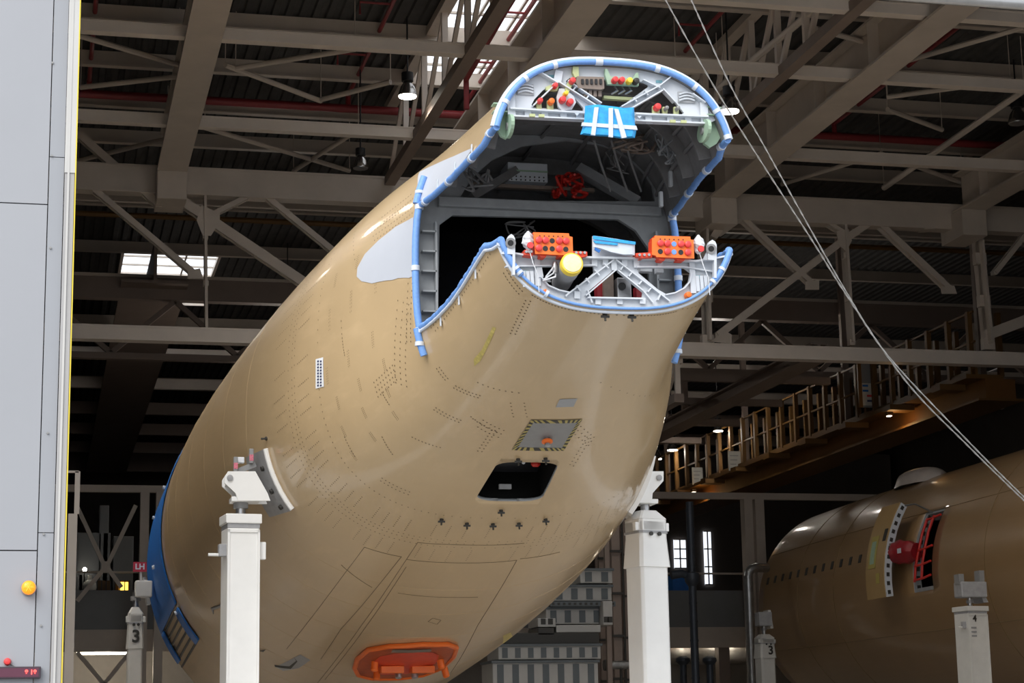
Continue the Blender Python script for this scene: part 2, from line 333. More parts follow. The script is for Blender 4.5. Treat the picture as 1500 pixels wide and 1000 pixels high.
# bracing rods between the cross beams
def rod(pa, pb, za, zb, r, lab, m='beamlt'):
    a, b = at(*pa, Z=za), at(*pb, Z=zb)
    o = MB().cyl(a, b, r, n=8).cyl(a, (a[0], a[1], 18.64), 0.012, n=5).cyl(b, (b[0], b[1], 18.64), 0.012, n=5).build('brace_rod', m, None, True); tag(o, lab, 'brace', 'roof bracing rods')
for k, (a, b) in enumerate([((115, 52), (262, 95)), ((330, 95), (470, 148)), ((520, 72), (345, 100)), ((470, 146), (572, 120)), ((118, 128), (262, 112)), ((300, 187), (512, 250)), ((525, 190), (430, 250)), ((115, 235), (245, 203)),
                            ((1195, 42), (1290, 68)), ((1325, 90), (1500, 40)), ((1300, 142), (1480, 118)), ((1300, 160), (1380, 190)), ((1145, 270), (1290, 225)), ((1290, 225), (1410, 268)), ((1052, 130), (1210, 0)), ((1295, 275), (1500, 132)), ((990, 108), (1060, 100))]):
    rod(a, b, 17.2, 17.2, 0.065 if k not in (14, 15) else 0.085, 'thin diagonal roof brace, %s along the roof from the hangar door side' % (ORD[k] if k < 16 else 'last'), 'beam' if k not in (14, 15) else 'beamlt')

# main truss
TY = 50.5
def member(t, name, pa, pb, wd, m='beam', Y=None, dp=0.2):
    dp += 0.003*(len(t.children) % 9); a, b = at(*pa, Y=Y or TY), at(*pb, Y=Y or TY)
    mb = MB()
    for s in (-1, 1): mb.beam(Vector(a)+Vector((0, s*dp*0.5, 0)), Vector(b)+Vector((0, s*dp*0.5, 0)), dp*0.35, wd, up=(0, 1, 0) if False else (0, 0, 1))
    d = (Vector(b)-Vector(a)); n = max(2, int(d.length/1.1))
    for i in range(n+1): mb.box(Vector(a)+d*(i/n), (wd*0.8, dp, wd*0.8))
    return mb.build(name, m, t)
t1 = thing('roof_truss', 'big beige main truss with deep top chord, crossing the whole hangar behind the tail', 'truss', (15, TY, 12))
c = MB(); c.bx(-8, 43, TY-0.22, TY+0.22, 15.78, 15.84); c.bx(-8, 43, TY-0.22, TY+0.22, 16.46, 16.52); c.bx(-8, 43, TY-0.2, TY+0.2, 15.84, 16.46); c.build('top_chord', 'beam', t1)
c = MB(); c.bx(-8, 43, TY-0.2, TY+0.2, 11.88, 11.94); c.bx(-8, 43, TY-0.2, TY+0.2, 12.2, 12.26); c.bx(-8, 43, TY-0.19, TY-0.13, 11.94, 12.2); c.bx(-8, 43, TY+0.13, TY+0.17, 11.94, 12.2); c.build('bottom_chord', 'beamlt', t1)
for pa, pb, wd in (((300, 280), (302, 484), .17), ((1234, 312), (1247, 502), .2), ((1429, 318), (1447, 504), .42), ((1030, 305), (1036, 500), .42), ((700, 292), (705, 490), .2)):
    member(t1, 'vertical', pa, pb, wd)
for pa, pb, wd in (((255, 288), (560, 492), .26), ((135, 276), (285, 402), .15), ((305, 318), (372, 284), .13), ((384, 284), (490, 370), .15), ((490, 370), (600, 492), .15), ((232, 300), (118, 200), .2),
                   ((1235, 352), (1050, 492), .2), ((1235, 352), (1292, 314), .2), ((1078, 312), (1190, 418), .15), ((1280, 322), (1392, 426), .16), ((1180, 308), (1240, 345), .1), ((1447, 490), (1500, 470), .3), ((1456, 400), (1500, 345), .14)):
    member(t1, 'diagonal', pa, pb, wd)
for poly in ([(295, 300), (322, 312), (322, 325), (309, 345), (297, 345), (288, 322)], [(275, 396), (293, 393), (298, 408), (275, 408)], [(1226, 338), (1243, 335), (1248, 352), (1240, 368), (1228, 358)], [(1378, 420), (1398, 418), (1402, 430), (1380, 430)],
             [(1040, 500), (1062, 484), (1072, 490), (1072, 503)], [(1180, 412), (1200, 410), (1200, 424), (1180, 424)]):
    MB().prism([at(x, y, Y=TY-0.16) for x, y in poly], (0, 0.03, 0)).build('gusset', 'beam', t1)
for poly in ([(1352, 336), (1390, 312), (1422, 314), (1422, 330)], [(1458, 335), (1478, 314), (1500, 316), (1500, 322)], [(1041, 345), (1062, 308), (1082, 309), (1050, 350)]):
    MB().prism([at(x, y, Y=TY-0.213) for x, y in poly], (0, 0.41, 0)).build('haunch', 'beam', t1)
t2 = thing('roof_truss', 'dim second truss with plain chord behind the main truss', 'truss', (15, 63, 12.5))
MB().bx(-8, 43, 62.8, 63.2, 15.75, 16.45).build('top_chord', 'beamdk', t2)
MB().bx(-8, 43, 62.75, 63.25, 16.45, 16.55).build('top_flange', 'beam', t2)
MB().bx(-8, 43, 62.85, 63.15, 13.8, 14.0).build('bottom_chord', 'beamdk', t2)
for k in range(12):
    x = -6+4*k
    MB().beam((x, 63, 14.0), (x+2, 63, 15.75), .16, .16).build('diagonal', 'beamdk', t2); MB().beam((x+2, 63, 15.75), (x+4, 63, 14.0), .16, .16).build('diagonal', 'beamdk', t2)

# longitudinal lattice girders
def lattice(x, zb, zt, y0, y1, n, lab, m='beam', wd=0.28, vt=0.22, hang=False):
    t = thing('lattice_girder', lab, 'girder', (x, (y0+y1)/2, zb), 'lattice girders')
    MB().bx(x-wd/2, x+wd/2, y0, y1, zb, zb+0.24).build('bottom_chord', 'beamdk', t)
    MB().bx(x-wd/2, x+wd/2, y0, y1, zt-0.2, zt).build('top_chord', m, t)
    if hang: MB().bx(x-0.06, x+0.06, 62.95, 63.07, zt, 13.82).build('hanger', m, t)
    for k in range(n):
        ya, yb = y0+(y1-y0)*k/n, y0+(y1-y0)*(k+1)/n
        for s in (-1, 1): pass
        mb = MB()
        for s in (-1, 1): mb.bx(x-0.07, x+0.07, ya+0.05, ya+0.05+vt*0.6, zb+0.2, zt-0.2) if s > 0 else None
        mb.build('vertical', 'beamlt', t)
        mb = MB()
        for s in (-1, 1): mb.beam((x, ya+0.15, zt-0.2), (x, yb, zb+0.22), 0.1, vt*0.6) if s > 0 else None
        mb.build('diagonal', 'beamlt', t)
lattice(8.78, 16.25, 18.5, 30, 50.2, 8, 'lattice roof girder in front of the big rooflight', vt=0.17)
lattice(16.0, 16.25, 18.5, 30, 50.2, 12, 'lattice roof girder beside the wide slanting girder at upper right')
lattice(16.9, 10.7, 12.0, 50.9, 66, 12, 'lattice crane girder low at right behind the tail', 'beamlt', hang=True)
gg = thing('runway_girder', 'brown plain girder sloping away above the yellow crane walkway', 'girder', (21.1, 64, 12.05))
MB().bx(20.75, 21.45, 51, 77, 12.05, 12.12).build('flange', 'beamdk', gg); MB().bx(21.05, 21.15, 51, 77, 12.12, 12.45).build('web', 'beamdk', gg); MB().bx(20.85, 21.35, 51, 77, 12.45, 12.5).build('flange', 'beamdk', gg)
MB().bx(21.0, 21.2, 62.9, 63.1, 12.5, 13.82).build('hanger', 'beamdk', gg)
o = MB().bx(11.1, 11.4, 30, 50.2, 18.0, 18.3).build('black_roof_beam', 'dark'); tag(o, 'black beam crossing the big rooflight', 'beam')
# walkway-like cross ties far right, behind the lattice
for k in range(5):
    o = MB().bx(13.5, 24, 53+4.2*k, 53.22+4.2*k, 12.5, 12.72).build('cross_tie', 'beamdk'); tag(o, 'small far cross tie under the right roof, %s from the tail' % ORD[k], 'beam', 'far cross ties')

# sprinkler pipes
sp = thing('sprinkler_pipe', 'dark red sprinkler main running across under the roof', 'pipe', (0, 49, 17.5), 'red sprinkler pipes')
pa = at(120, 137, Y=49.2); MB().cyl((-8, 49.2, pa[2]), (43, 49.2, pa[2]), 0.11, n=10).build('main', 'pipe', sp, True)
for px in (130, 510, 683, 920, 1220):
    x = at(px, 150, Y=49.2)[0]; b = MB().cyl((x, 34, pa[2]+0.35), (x, 49.2, pa[2]+0.35), 0.055, n=8).build('branch', 'pipe', sp, True)
    MB().cyl((x, 49.2, pa[2]), (x, 49.2, pa[2]+0.4), 0.07, n=8).build('riser', 'pipe', sp, True)
    for y in (38.5, 42.5, 46.0):
        MB().tube([(x, y, pa[2]+0.35), (x-0.75, y, pa[2]+0.35), (x-0.75, y, pa[2]+0.05)], 0.03, 6).build('drop', 'pipe', b)
x = at(683, 130, Y=44)[0]; zz0 = at(683, 160, Y=44)[2]
o = MB().tube([(x, 44, zz0), (x, 44, zz0+0.75), (x+0.02, 40, zz0+0.95), (x, 32, zz0+1.0)], 0.07, 8).build('sprinkler_pipe', 'pipe', None, True); tag(o, 'red pipe bend rising beside the tail top toward the rooflight', 'pipe', 'red sprinkler pipes')
o = MB().cyl((-8, 55.5, at(300, 320, Y=55.5)[2]), (43, 55.5, at(300, 320, Y=55.5)[2]), 0.08, n=8).build('yellow_pipe', 'crane', None, True); tag(o, 'thin yellow brown pipe running behind the main truss', 'pipe')
for k, (px, py) in enumerate([(200, 277), (200, 296)]):
    y = 58; z = at(px, py, Y=y)[2]
    o = MB().cyl((-8, y, z), (43, y, z), 0.035, n=6).build('conduit', 'beamlt', None, True); tag(o, 'thin pale conduit behind the main truss, %s one' % ('upper', 'lower')[k], 'conduit', 'conduits')

# high bay lamps
def high_bay(px, py, Y, r, lab, energy=60, on=True, spot=False):
    p = Vector(at(px, py, Y=Y)); t = thing('high_bay_lamp', lab, 'lamp', p, 'high bay lamps')
    MB().lathe([(r, 0), (r*0.97, r*0.25), (r*0.75, r*0.95), (r*0.42, r*1.45), (r*0.35, r*1.6)], p, n=20).build('reflector', 'chrome', t, True)
    MB().lathe([(r*0.62, 0), (r*0.62, r*0.9)], p+Vector((0, 0, r*1.6)), n=14).build('ballast', 'dark', t, True)
    MB().cyl(p+Vector((0, 0, r*2.4)), Vector((p.x, p.y, max(p.z+r*4, 18.64))), 0.02, n=6).build('hanger', 'dark', t)
    if on:
        MB().lathe([(r*0.9, -0.02), (r*0.92, 0.0)], p, n=20).build('lens', 'lampon', t, True)
        l = bpy.data.lights.new('high_bay_light', 'SPOT' if spot else 'POINT'); l.energy = energy; l.color = (1.0, 0.93, 0.84); l.shadow_soft_size = r
        if spot: l.spot_size = math.radians(140); l.spot_blend = 0.6
        lo = bpy.data.objects.new('light', l); COL.objects.link(lo); lo.location = (0, 0, -0.08); lo.parent = t
    else: MB().lathe([(r*0.9, -0.02), (r*0.92, 0.0)], p, n=20).build('lens', 'steel', t, True)
high_bay(597, 141, 44, 0.23, 'bright high bay lamp hanging left of the tail top', 420, True, True)
high_bay(1069, 163, 42, 0.24, 'bright high bay lamp half hidden behind the right side of the tail top', 380, True, True)
high_bay(1491, 180, 44, 0.25, 'unlit high bay lamp at the right edge of the picture', on=False)
high_bay(528, 246, 47, 0.2, 'dark unlit high bay lamp above the tan hull at left', on=False)
high_bay(985, 659, 78, 0.24, 'small far lamp right of the tail, upper of the close pair', 45)
high_bay(962, 672, 82, 0.24, 'small far lamp right of the tail, lower of the close pair', 45)
high_bay(1052, 631, 72, 0.2, 'small far lamp behind the yellow walkway posts', 45)
high_bay(1046, 511, 66, 0.3, 'small far lamp just under the main truss right of the tail', 220)
high_bay(420, 560, 66, 0.24, 'high bay lamp hidden behind the tan hull', 220)

def unseen_fill_lamp(x, y, z, r, lab, energy):
    px = (np.array([x, y, z])-CAM) @ CM.T; high_bay(750+F_PX*px[0]/px[2], 500-F_PX*px[1]/px[2], y, r, lab, energy, True, True)
for k, (x, y, z, e) in enumerate(((-1.6, 25, 12.5, 560), (-1.6, 30, 12.5, 740), (-1.8, 36, 13.0, 950), (7.0, 30, 15.4, 900), (14.5, 31, 15.4, 800), (21.5, 31, 15.4, 250))):  # added lamps, all unseen, that lift the brightness inside the hangar
    unseen_fill_lamp(x, y, z, 0.24, 'added fill lamp out of view, %s' % ('hidden behind the door leaf, %s from the front' % ORD[k] if k < 3 else '%s of the row above the top edge' % ORD[k-3]), e)

# ------------------------------------------------------------------ yellow crane walkway at right
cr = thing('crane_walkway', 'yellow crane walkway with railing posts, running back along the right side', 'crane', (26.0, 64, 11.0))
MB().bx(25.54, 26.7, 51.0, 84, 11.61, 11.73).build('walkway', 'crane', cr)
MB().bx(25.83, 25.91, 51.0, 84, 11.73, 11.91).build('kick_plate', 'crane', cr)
MB().bx(26.12, 27.05, 51.0, 86, 11.05, 11.61).build('girder', 'craneglow', cr)
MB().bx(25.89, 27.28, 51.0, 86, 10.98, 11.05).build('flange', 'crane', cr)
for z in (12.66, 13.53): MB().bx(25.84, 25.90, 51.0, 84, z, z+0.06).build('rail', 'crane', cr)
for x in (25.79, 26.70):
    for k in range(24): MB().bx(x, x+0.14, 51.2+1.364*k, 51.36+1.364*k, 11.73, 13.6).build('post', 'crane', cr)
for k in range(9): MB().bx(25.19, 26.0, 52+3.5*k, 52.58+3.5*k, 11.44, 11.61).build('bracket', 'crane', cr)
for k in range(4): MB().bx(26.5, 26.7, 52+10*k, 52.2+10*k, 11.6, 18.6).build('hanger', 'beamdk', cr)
for (xa, xb, ya, yb, lab) in ((1013, 1030, 684, 710, 'small white board on the yellow walkway, nearest the tail'), (1066, 1086, 660, 690, 'white board with grey lines on the yellow walkway, middle one'), (1257, 1284, 520, 600, 'tall yellow edged board with white poster on the yellow walkway')):
    p = at((xa+xb)/2, (ya+yb)/2, X=25.71); h = (yb-ya)/2900*p[1]*1.02; wd = (xb-xa)/2900*p[1]*1.0
    t = thing('sign_board', lab, 'sign', p, 'boards on the crane walkway')
    # the boards face the front of the hangar
    MB().bx(25.71-wd/2, 25.71+wd/2, p[1]-0.03, p[1]+0.03, p[2]-h/2, p[2]+h/2).build('board', 'sign' if xb < 1200 else 'mezz', t)
    if xb > 1200:
        for s in (-1, 1): MB().bx(25.71+s*wd/2-0.06, 25.71+s*wd/2+0.06, p[1]-0.05, p[1]+0.05, p[2]-h/2, p[2]+h/2).build('edge', 'crane', t)
        MB().bx(25.71-wd*0.42, 25.71+wd*0.42, p[1]-0.04, p[1]-0.03, p[2]-h*0.46, p[2]-h*0.02).build('poster', 'sign', t)
        for k, m in enumerate(('bluedk', 'bluedk', 'red', 'ink')):
            MB().bx(25.71-wd*(0.36 if k < 2 else 0.1), 25.71+wd*(0.0 if k < 2 else 0.36), p[1]-0.045, p[1]-0.04, p[2]-h*(0.09+0.1*k), p[2]-h*(0.05+0.1*k)).build('print_line', m, t)
    else:
        for k in range(3): MB().bx(25.71-wd*0.38, 25.71+wd*(0.3-0.1*k), p[1]-0.036, p[1]-0.03, p[2]+h*(0.25-0.22*k), p[2]+h*(0.29-0.22*k)).build('print_line', 'panel', t)
for k, y in enumerate((56, 75)):
    p = (25.36, y, 11.27); t = thing('crane_lamp', 'small warm work lamp under the yellow walkway, %s' % ('near one', 'far one')[k], 'lamp', p, 'crane lamps')
    MB().bx(25.28, 25.46, y-0.1, y+0.1, 11.33, 11.44).build('housing', 'crane', t); MB().bx(25.31, 25.43, y-0.07, y+0.07, 11.31, 11.33).build('lens', 'tubeon', t)
    l = bpy.data.lights.new('crane_light', 'POINT'); l.energy = 9; l.color = (1.0, 0.6, 0.25); l.shadow_soft_size = 0.1
    lo = bpy.data.objects.new('light', l); COL.objects.link(lo); lo.location = (0.15, 0, -0.2); lo.parent = t

# ------------------------------------------------------------------ frame and mezzanine at the back
fr = thing('portal_frame', 'pale steel frame beam on columns behind both fuselages', 'frame', (15, 64, 0))
MB().bx(-20, 43, 63.9, 64.1, 9.68, 9.9).build('beam', 'beam', fr)
for px0, px1 in ((205, 218), (228, 241), (1088, 1100), (1104, 1117), (745, 760)):
    xa, xb = at(px0, 760, Y=64)[0], at(px1, 760, Y=64)[0]; MB().bx(xa, xb, 63.8, 64.2, 0, 9.68).build('column', 'beam', fr)
for pa, pb in (((113, 742), (153, 828)), ((199, 740), (157, 828)), ((153, 832), (113, 880)), ((158, 832), (178, 860)), ((113, 955), (155, 1005)), ((190, 955), (150, 1005))):
    MB().beam(at(*pa, Y=63.6), at(*pb, Y=63.6), 0.09, 0.13).build('brace', 'beam', fr)
MB().prism([at(x, y, Y=63.5) for x, y in ((149, 822), (161, 822), (163, 838), (148, 838))], (0, .04, 0)).build('gusset', 'beam', fr)
o = thing('mezzanine', 'grey mezzanine with panelled parapet across the back of the hangar', 'mezzanine', (10, 66, 0))
for k in range(16):
    x0 = -20+4*k; MB().bx(x0+0.02, x0+3.98, 65.9, 66.0, 5.45, 6.72).build('parapet_panel', 'mezz', o)
    MB().bx(x0+0.0, x0+0.08, 65.88, 66.0, 6.72, 7.3).build('rail_post', 'beamdk', o); MB().bx(x0, x0+4, 65.93, 65.98, 5.98, 6.02).build('joint_strip', 'beam', o)
MB().bx(-20, 43, 65.9, 66.0, 7.28, 7.34).build('rail', 'beam', o); MB().bx(-20, 43, 66.0, 80, 5.2, 5.45).build('slab', 'beamdk', o)
MB().bx(-20, 43, 65.8, 66.1, 4.75, 5.45).build('edge_beam', 'beam', o)
for k in range(11): MB().bx(-19+6*k, -18.6+6*k, 65.9, 66.3, 0, 5.2).build('column', 'beamdk', o)
bw = struct(MB().bx(-20, 43, 72, 72.2, 0, 5.2).build('wall_mezzanine', 'cabinet'), 'pale partition wall under the mezzanine')
for k, (px0, px1, py) in enumerate(((112, 190, 957), (985, 1034, 932), (1052, 1092, 935))):
    a, b = at(px0, py, Y=68), at(px1, py, Y=68); t = thing('tube_light', ['lit tube light under the mezzanine beside the hangar door', 'lit tube light under the mezzanine beside the right jack', 'lit tube light above the silver duct at right'][k], 'lamp', (a+b)/2, 'tube lights')
    MB().bx(a[0], b[0], 67.95, 68.05, a[2]-0.04, a[2]+0.04).build('tube', 'tubeon', t); MB().bx(a[0], b[0], 67.9, 68.1, a[2]+0.04, a[2]+0.1).build('housing', 'beamlt', t)
    l = bpy.data.lights.new('tube', 'POINT'); l.energy = 80; l.color = (1, .85, .65); l.shadow_soft_size = 0.3
    lo = bpy.data.objects.new('light', l); COL.objects.link(lo); lo.location = (0, 0.6, -0.4); lo.parent = t
# far wall windows at right
for k, (xa, xb, ya, yb) in enumerate(((988, 1004, 790, 832), (1033, 1041, 778, 856))):
    p, q = at(xa, yb, Y=95), at(xb, ya, Y=95)
    t = thing('window_%d' % (k+4), ['bright far window right of the right jack', 'tall narrow bright far window beside the dark hose'][k], 'window', ((p[0]+q[0])/2, 95, p[2]), kind='structure'); del t['category']
    MB().bx(p[0], q[0], 95.0, 95.04, p[2], q[2]).build('pane', 'winlit', t)
    MB().bx((p[0]+q[0])/2-.03, (p[0]+q[0])/2+.03, 94.93, 95, p[2], q[2]).build('mullion', 'beamdk', t)
    for z in np.linspace(p[2], q[2], 4): MB().bx(p[0], q[0], 94.93, 95, z-.03, z+.03).build('mullion', 'beamdk', t)
struct(MB().bx(10, 43, 95.1, 95.4, 0, 16).build('wall_partition', 'wall'), 'dark brown partition wall behind the second fuselage')

# ------------------------------------------------------------------ rear fuselage section
YK = np.array([16, 17.3, 18.6, 20, 21.5, 24, 28, 31.5, 35.0])
KK = np.array([[1.105, 7.57, 5.325, 2.72], [1.20, 7.655, 5.0, 2.82], [1.38, 7.70, 4.66, 2.88], [1.78, 7.69, 4.25, 2.8], [2.14, 7.65, 3.85, 2.6],
               [2.60, 7.62, 3.31, 2.25], [2.94, 7.66, 2.64, 2.05], [2.975, 7.72, 2.2, 2.0], [2.95, 7.8, 1.86, 2.0]])
KM = np.gradient(KK, YK, axis=0); HX = 4.793
def sec(Y):
    i = int(np.clip(np.searchsorted(YK, Y)-1, 0, len(YK)-2)); h = YK[i+1]-YK[i]; t = (Y-YK[i])/h
    return (2*t**3-3*t*t+1)*KK[i]+(t**3-2*t*t+t)*h*KM[i]+(-2*t**3+3*t*t)*KK[i+1]+(t**3-t*t)*h*KM[i+1]
def spow(v, p): return math.copysign(abs(v)**p, v)
def _hp(Y, th):
    a, zt, zb, n = sec(Y); c, s = math.cos(th), math.sin(th)
    return np.array([HX+a*spow(c, 2/n), Y, (zt+zb)/2+(zt-zb)/2*spow(s, 2/n)])
def hnorm(Y, th):
    e = 0.01; d1 = _hp(Y, th+e)-_hp(Y, th-e); d2 = _hp(Y+e, th)-_hp(Y-e, th); n = np.cross(d2, d1); n = n/np.linalg.norm(n)
    o = _hp(Y, th); q = sec(Y); out = o-np.array([HX, Y, (q[1]+q[2])/2])
    return n if n@out > 0 else -n
def hp(Y, th, off=0.0):
    p = _hp(Y, th)
    return p+hnorm(Y, th)*off if off else p
def inside(P):
    Y = P[1]
    if Y < 16 or Y > 35: return 1.0
    a, zt, zb, n = sec(Y); return (abs(P[0]-HX)/a)**n+(abs(P[2]-(zt+zb)/2)/((zt-zb)/2))**n-1
def uv(px, py):
    """(station, girth angle) of the hull point seen at a pixel of the photograph"""
    d = ray(px, py); last = None; bestt, bestv = None, 9
    for k in range(401):
        t = 16.0+k*0.06; P = CAM+d*(t/1.0); v = inside(P)
        if v < bestv: bestt, bestv = t, v
        if last is not None and v < 0 <= last: break
        last = v
    else: t = bestt; lo = hi = t
    if bestv < 0:
        lo, hi = t-0.06, t
        for _ in range(40):
            m = (lo+hi)/2
            if inside(CAM+d*m) < 0: hi = m
            else: lo = m
    P = CAM+d*hi; P[1] = min(max(P[1], 16.0), 35.0)
    return P[1], theta(P)
def theta(P):
    a, zt, zb, n = sec(P[1])
    return math.atan2(spow((P[2]-(zt+zb)/2)/((zt-zb)/2), n/2), spow((P[0]-HX)/a, n/2)) % (2*math.pi)
def theta_z(Y, z, left=True):
    a, zt, zb, n = sec(Y); s = spow(max(-1, min(1, (z-(zt+zb)/2)/((zt-zb)/2))), n/2); th = math.asin(s)
    return (math.pi-th) % (2*math.pi) if left else th % (2*math.pi)

fus = thing('fuselage_section', 'tan primed aircraft rear fuselage section with open tail end, raised on white jacks', 'aircraft', (HX, 26, 2.0))
YC = 18.36                                            # forward edge of the tailplane cut-outs
UP = [(16.0, 6.98), (16.25, 6.86), (16.6, 6.80), (17.1, 6.76), (17.7, 6.74), (18.1, 6.76), (YC, 6.79)]
LO = [(16.0, 5.93), (16.12, 5.95), (16.4, 5.86), (16.9, 5.70), (17.4, 5.62), (17.9, 5.585), (YC, 5.565)]
UP = [(Y, z) for Y, z in UP]; LO = [(Y, z) for Y, z in LO]
_u0 = [uv(*p) for p in ((716, 195), (712, 207), (698, 222), (680, 240), (655, 266), (635, 285), (613, 300))]
_l0 = [uv(*p) for p in ((722, 360), (717, 352), (700, 377), (680, 411), (660, 440), (640, 461), (619, 478))]
def prof(pts, lim):
    q = sorted((Y, hp(Y, th)[2]) for Y, th in pts); ys = [a for a, b in q]; zs = [b for a, b in q]
    return lambda Y: float(np.interp(Y, ys, zs))
zu, zl = prof(_u0, 0), prof(_l0, 0)
NT = 192
hatch = [uv(*p) for p in ((729, 676), (822, 676), (790, 733), (696, 733))]
hY0 = (hatch[0][0]+hatch[1][0])/2; hY1 = (hatch[2][0]+hatch[3][0])/2; hT0 = (hatch[0][1]+hatch[3][1])/2; hT1 = (hatch[1][1]+hatch[2][1])/2
def hull_mesh():
    V = []; Fc = []
    def grid(rows):
        n0 = len(V); m = len(rows[0])
        for r in rows: V.extend(tuple(hp(Y, t)) for Y, t in r)
        for i in range(len(rows)-1):
            for j in range(m-1): Fc.append((n0+i*m+j, n0+i*m+j+1, n0+(i+1)*m+j+1, n0+(i+1)*m+j))
    ys = np.linspace(16.0, YC, 26)
    FU = np.linspace(0, 1, 97)
    cL, cR = theta_z(YC, zl(YC), True), theta_z(YC, zl(YC), False); uR, uL = theta_z(YC, zu(YC), False), theta_z(YC, zu(YC), True)
    FL = np.array(sorted(set(np.round(np.concatenate([np.linspace(0, 1, 97), [(hT0-cL)/(cR-cL), (hT1-cL)/(cR-cL)]]), 7))))
    grid([[(Y, theta_z(Y, zu(Y), False)+f*(theta_z(Y, zu(Y), True)-theta_z(Y, zu(Y), False))) for f in FU] for Y in ys])
    grid([[(Y, theta_z(Y, zl(Y), True)+f*(theta_z(Y, zl(Y), False)-theta_z(Y, zl(Y), True))) for f in FL] for Y in ys])
    # closed rings, with the belly hatch left open
    Ys = sorted(set(np.round(np.concatenate([np.linspace(YC, 35, 118), [hY0, hY1]]), 5))); Ys[0] = YC
    Ts = list(uR+FU*(uL-uR))+list(np.linspace(uL, cL, 24)[1:-1])+list(cL+FL*(cR-cL))+list(np.linspace(cR, uR+2*math.pi, 24)[1:-1])
    n0 = len(V); m = len(Ts)
    for Y in Ys: V.extend(tuple(hp(Y, t)) for t in Ts)
    for i in range(len(Ys)-1):
        for j in range(m):
            ta = Ts[j]; tb = Ts[(j+1) % m]+(2*math.pi if j == m-1 else 0)
            if hY0-1e-4 <= Ys[i] and Ys[i+1] <= hY1+1e-4 and hT0-1e-4 <= ta and tb <= hT1+1e-4: continue
            Fc.append((n0+i*m+j, n0+i*m+(j+1) % m, n0+(i+1)*m+(j+1) % m, n0+(i+1)*m+j))
    # rounded hatch corners
    rY, rT = 0.12, 0.12/2.0*1.4
    for cY, sy in ((hY0, 1), (hY1, -1)):
        for cT, st in ((hT0, 1), (hT1, -1)):
            k = len(V); V.append(tuple(hp(cY, cT)))
            for a in np.linspace(0, math.pi/2, 7): V.append(tuple(hp(cY+sy*rY*(1-math.sin(a)), cT+st*rT*(1-math.cos(a)))))
            for a in range(6): Fc.append((k, k+1+a, k+2+a))
    me = bpy.data.meshes.new('skin'); me.from_pydata(V, [], Fc); me.update()
    bm = bmesh.new(); bm.from_mesh(me); bmesh.ops.remove_doubles(bm, verts=bm.verts, dist=0.0004); bm.normal_update()
    bad = [f for f in bm.faces if f.normal.dot(f.calc_center_median()-Vector((HX, f.calc_center_median().y+2.0, 5.6))) < 0]
    bmesh.ops.reverse_faces(bm, faces=bad); bm.to_mesh(me); bm.free()
    return me
me = hull_mesh()
skin = link('skin', me, ['skin', 'inner', 'innerlt'], fus, True)
so = skin.modifiers.new('wall', 'SOLIDIFY'); so.thickness = 0.03; so.offset = -1; so.material_offset = 1; so.material_offset_rim = 2

def decal(name, poly, mat, parent=fus, off=0.004, thick=0.0, label=None, grid=0.12, px=True):
    """a patch that follows the hull; outline given as pixels (or as (station, angle))"""
    q = [uv(*p) for p in poly] if px else list(poly); out = []
    for i in range(len(q)):
        a, b = np.array(q[i]), np.array(q[(i+1) % len(q)]); n = max(1, int(math.hypot(b[0]-a[0], (b[1]-a[1])*2)/grid))
        out += [a+(b-a)*k/n for k in range(n)]
    P2 = [Vector((p[0], p[1]*2)) for p in out]; nb = len(P2)
    lo = np.min([p[:] for p in P2], axis=0); hi = np.max([p[:] for p in P2], axis=0)
    def inpoly(x, y):
        c = False
        for i in range(nb):
            a, b = P2[i], P2[i-1]
            if (a.y > y) != (b.y > y) and x < (b.x-a.x)*(y-a.y)/(b.y-a.y)+a.x: c = not c
        return c
    pts = list(P2)
    for x in np.arange(lo[0]+grid/2, hi[0], grid):
        for y in np.arange(lo[1]+grid/2, hi[1], grid):
            if inpoly(x, y) and min((Vector((x, y))-p).length for p in P2) > grid*0.35: pts.append(Vector((x, y)))
    r = geometry.delaunay_2d_cdt(pts, [(i, (i+1) % nb) for i in range(nb)], [], 0, 1e-5)
    vs, fs = r[0], [f for f in r[2] if inpoly(sum(r[0][i].x for i in f)/3, sum(r[0][i].y for i in f)/3)]
    mb = MB(); mb.add([hp(min(max(v.x, 16.0), 34.99), v.y/2, off) for v in vs], fs)
    o = mb.build(name, mat, parent, True, label)
    if sum(f.normal.dot(Vector(f.center)-Vector((HX, f.center[1], 5.3))) for f in o.data.polygons) < 0: o.data.flip_normals()
    if thick:
        s = o.modifiers.new('thick', 'SOLIDIFY'); s.thickness = thick; s.offset = 1
    return o
def hull_tube(name, uvs, r, mat, parent=fus, off=0.0, n=8, sub=6, label=None):
    pts = []
    for i in range(len(uvs)-1):
        for k in range(sub): t = k/sub; pts.append(hp(uvs[i][0]*(1-t)+uvs[i+1][0]*t, uvs[i][1]*(1-t)+uvs[i+1][1]*t, off))
    pts.append(hp(*uvs[-1], off)); return MB().tube(pts, r, n).build(name, mat, parent, True, label)

# primer patches
decal('primer_patch', [(606, 318), (580, 332), (555, 352), (535, 372), (524, 392), (523, 405), (530, 412), (545, 415), (575, 410), (607, 404)], 'primer', label='pale blue grey unpainted patch')
decal('primer_patch', [(615, 252), (640, 240), (665, 229), (694, 216), (680, 236), (655, 262), (635, 281), (616, 294)], 'primer', label='pale blue grey unpainted patch')
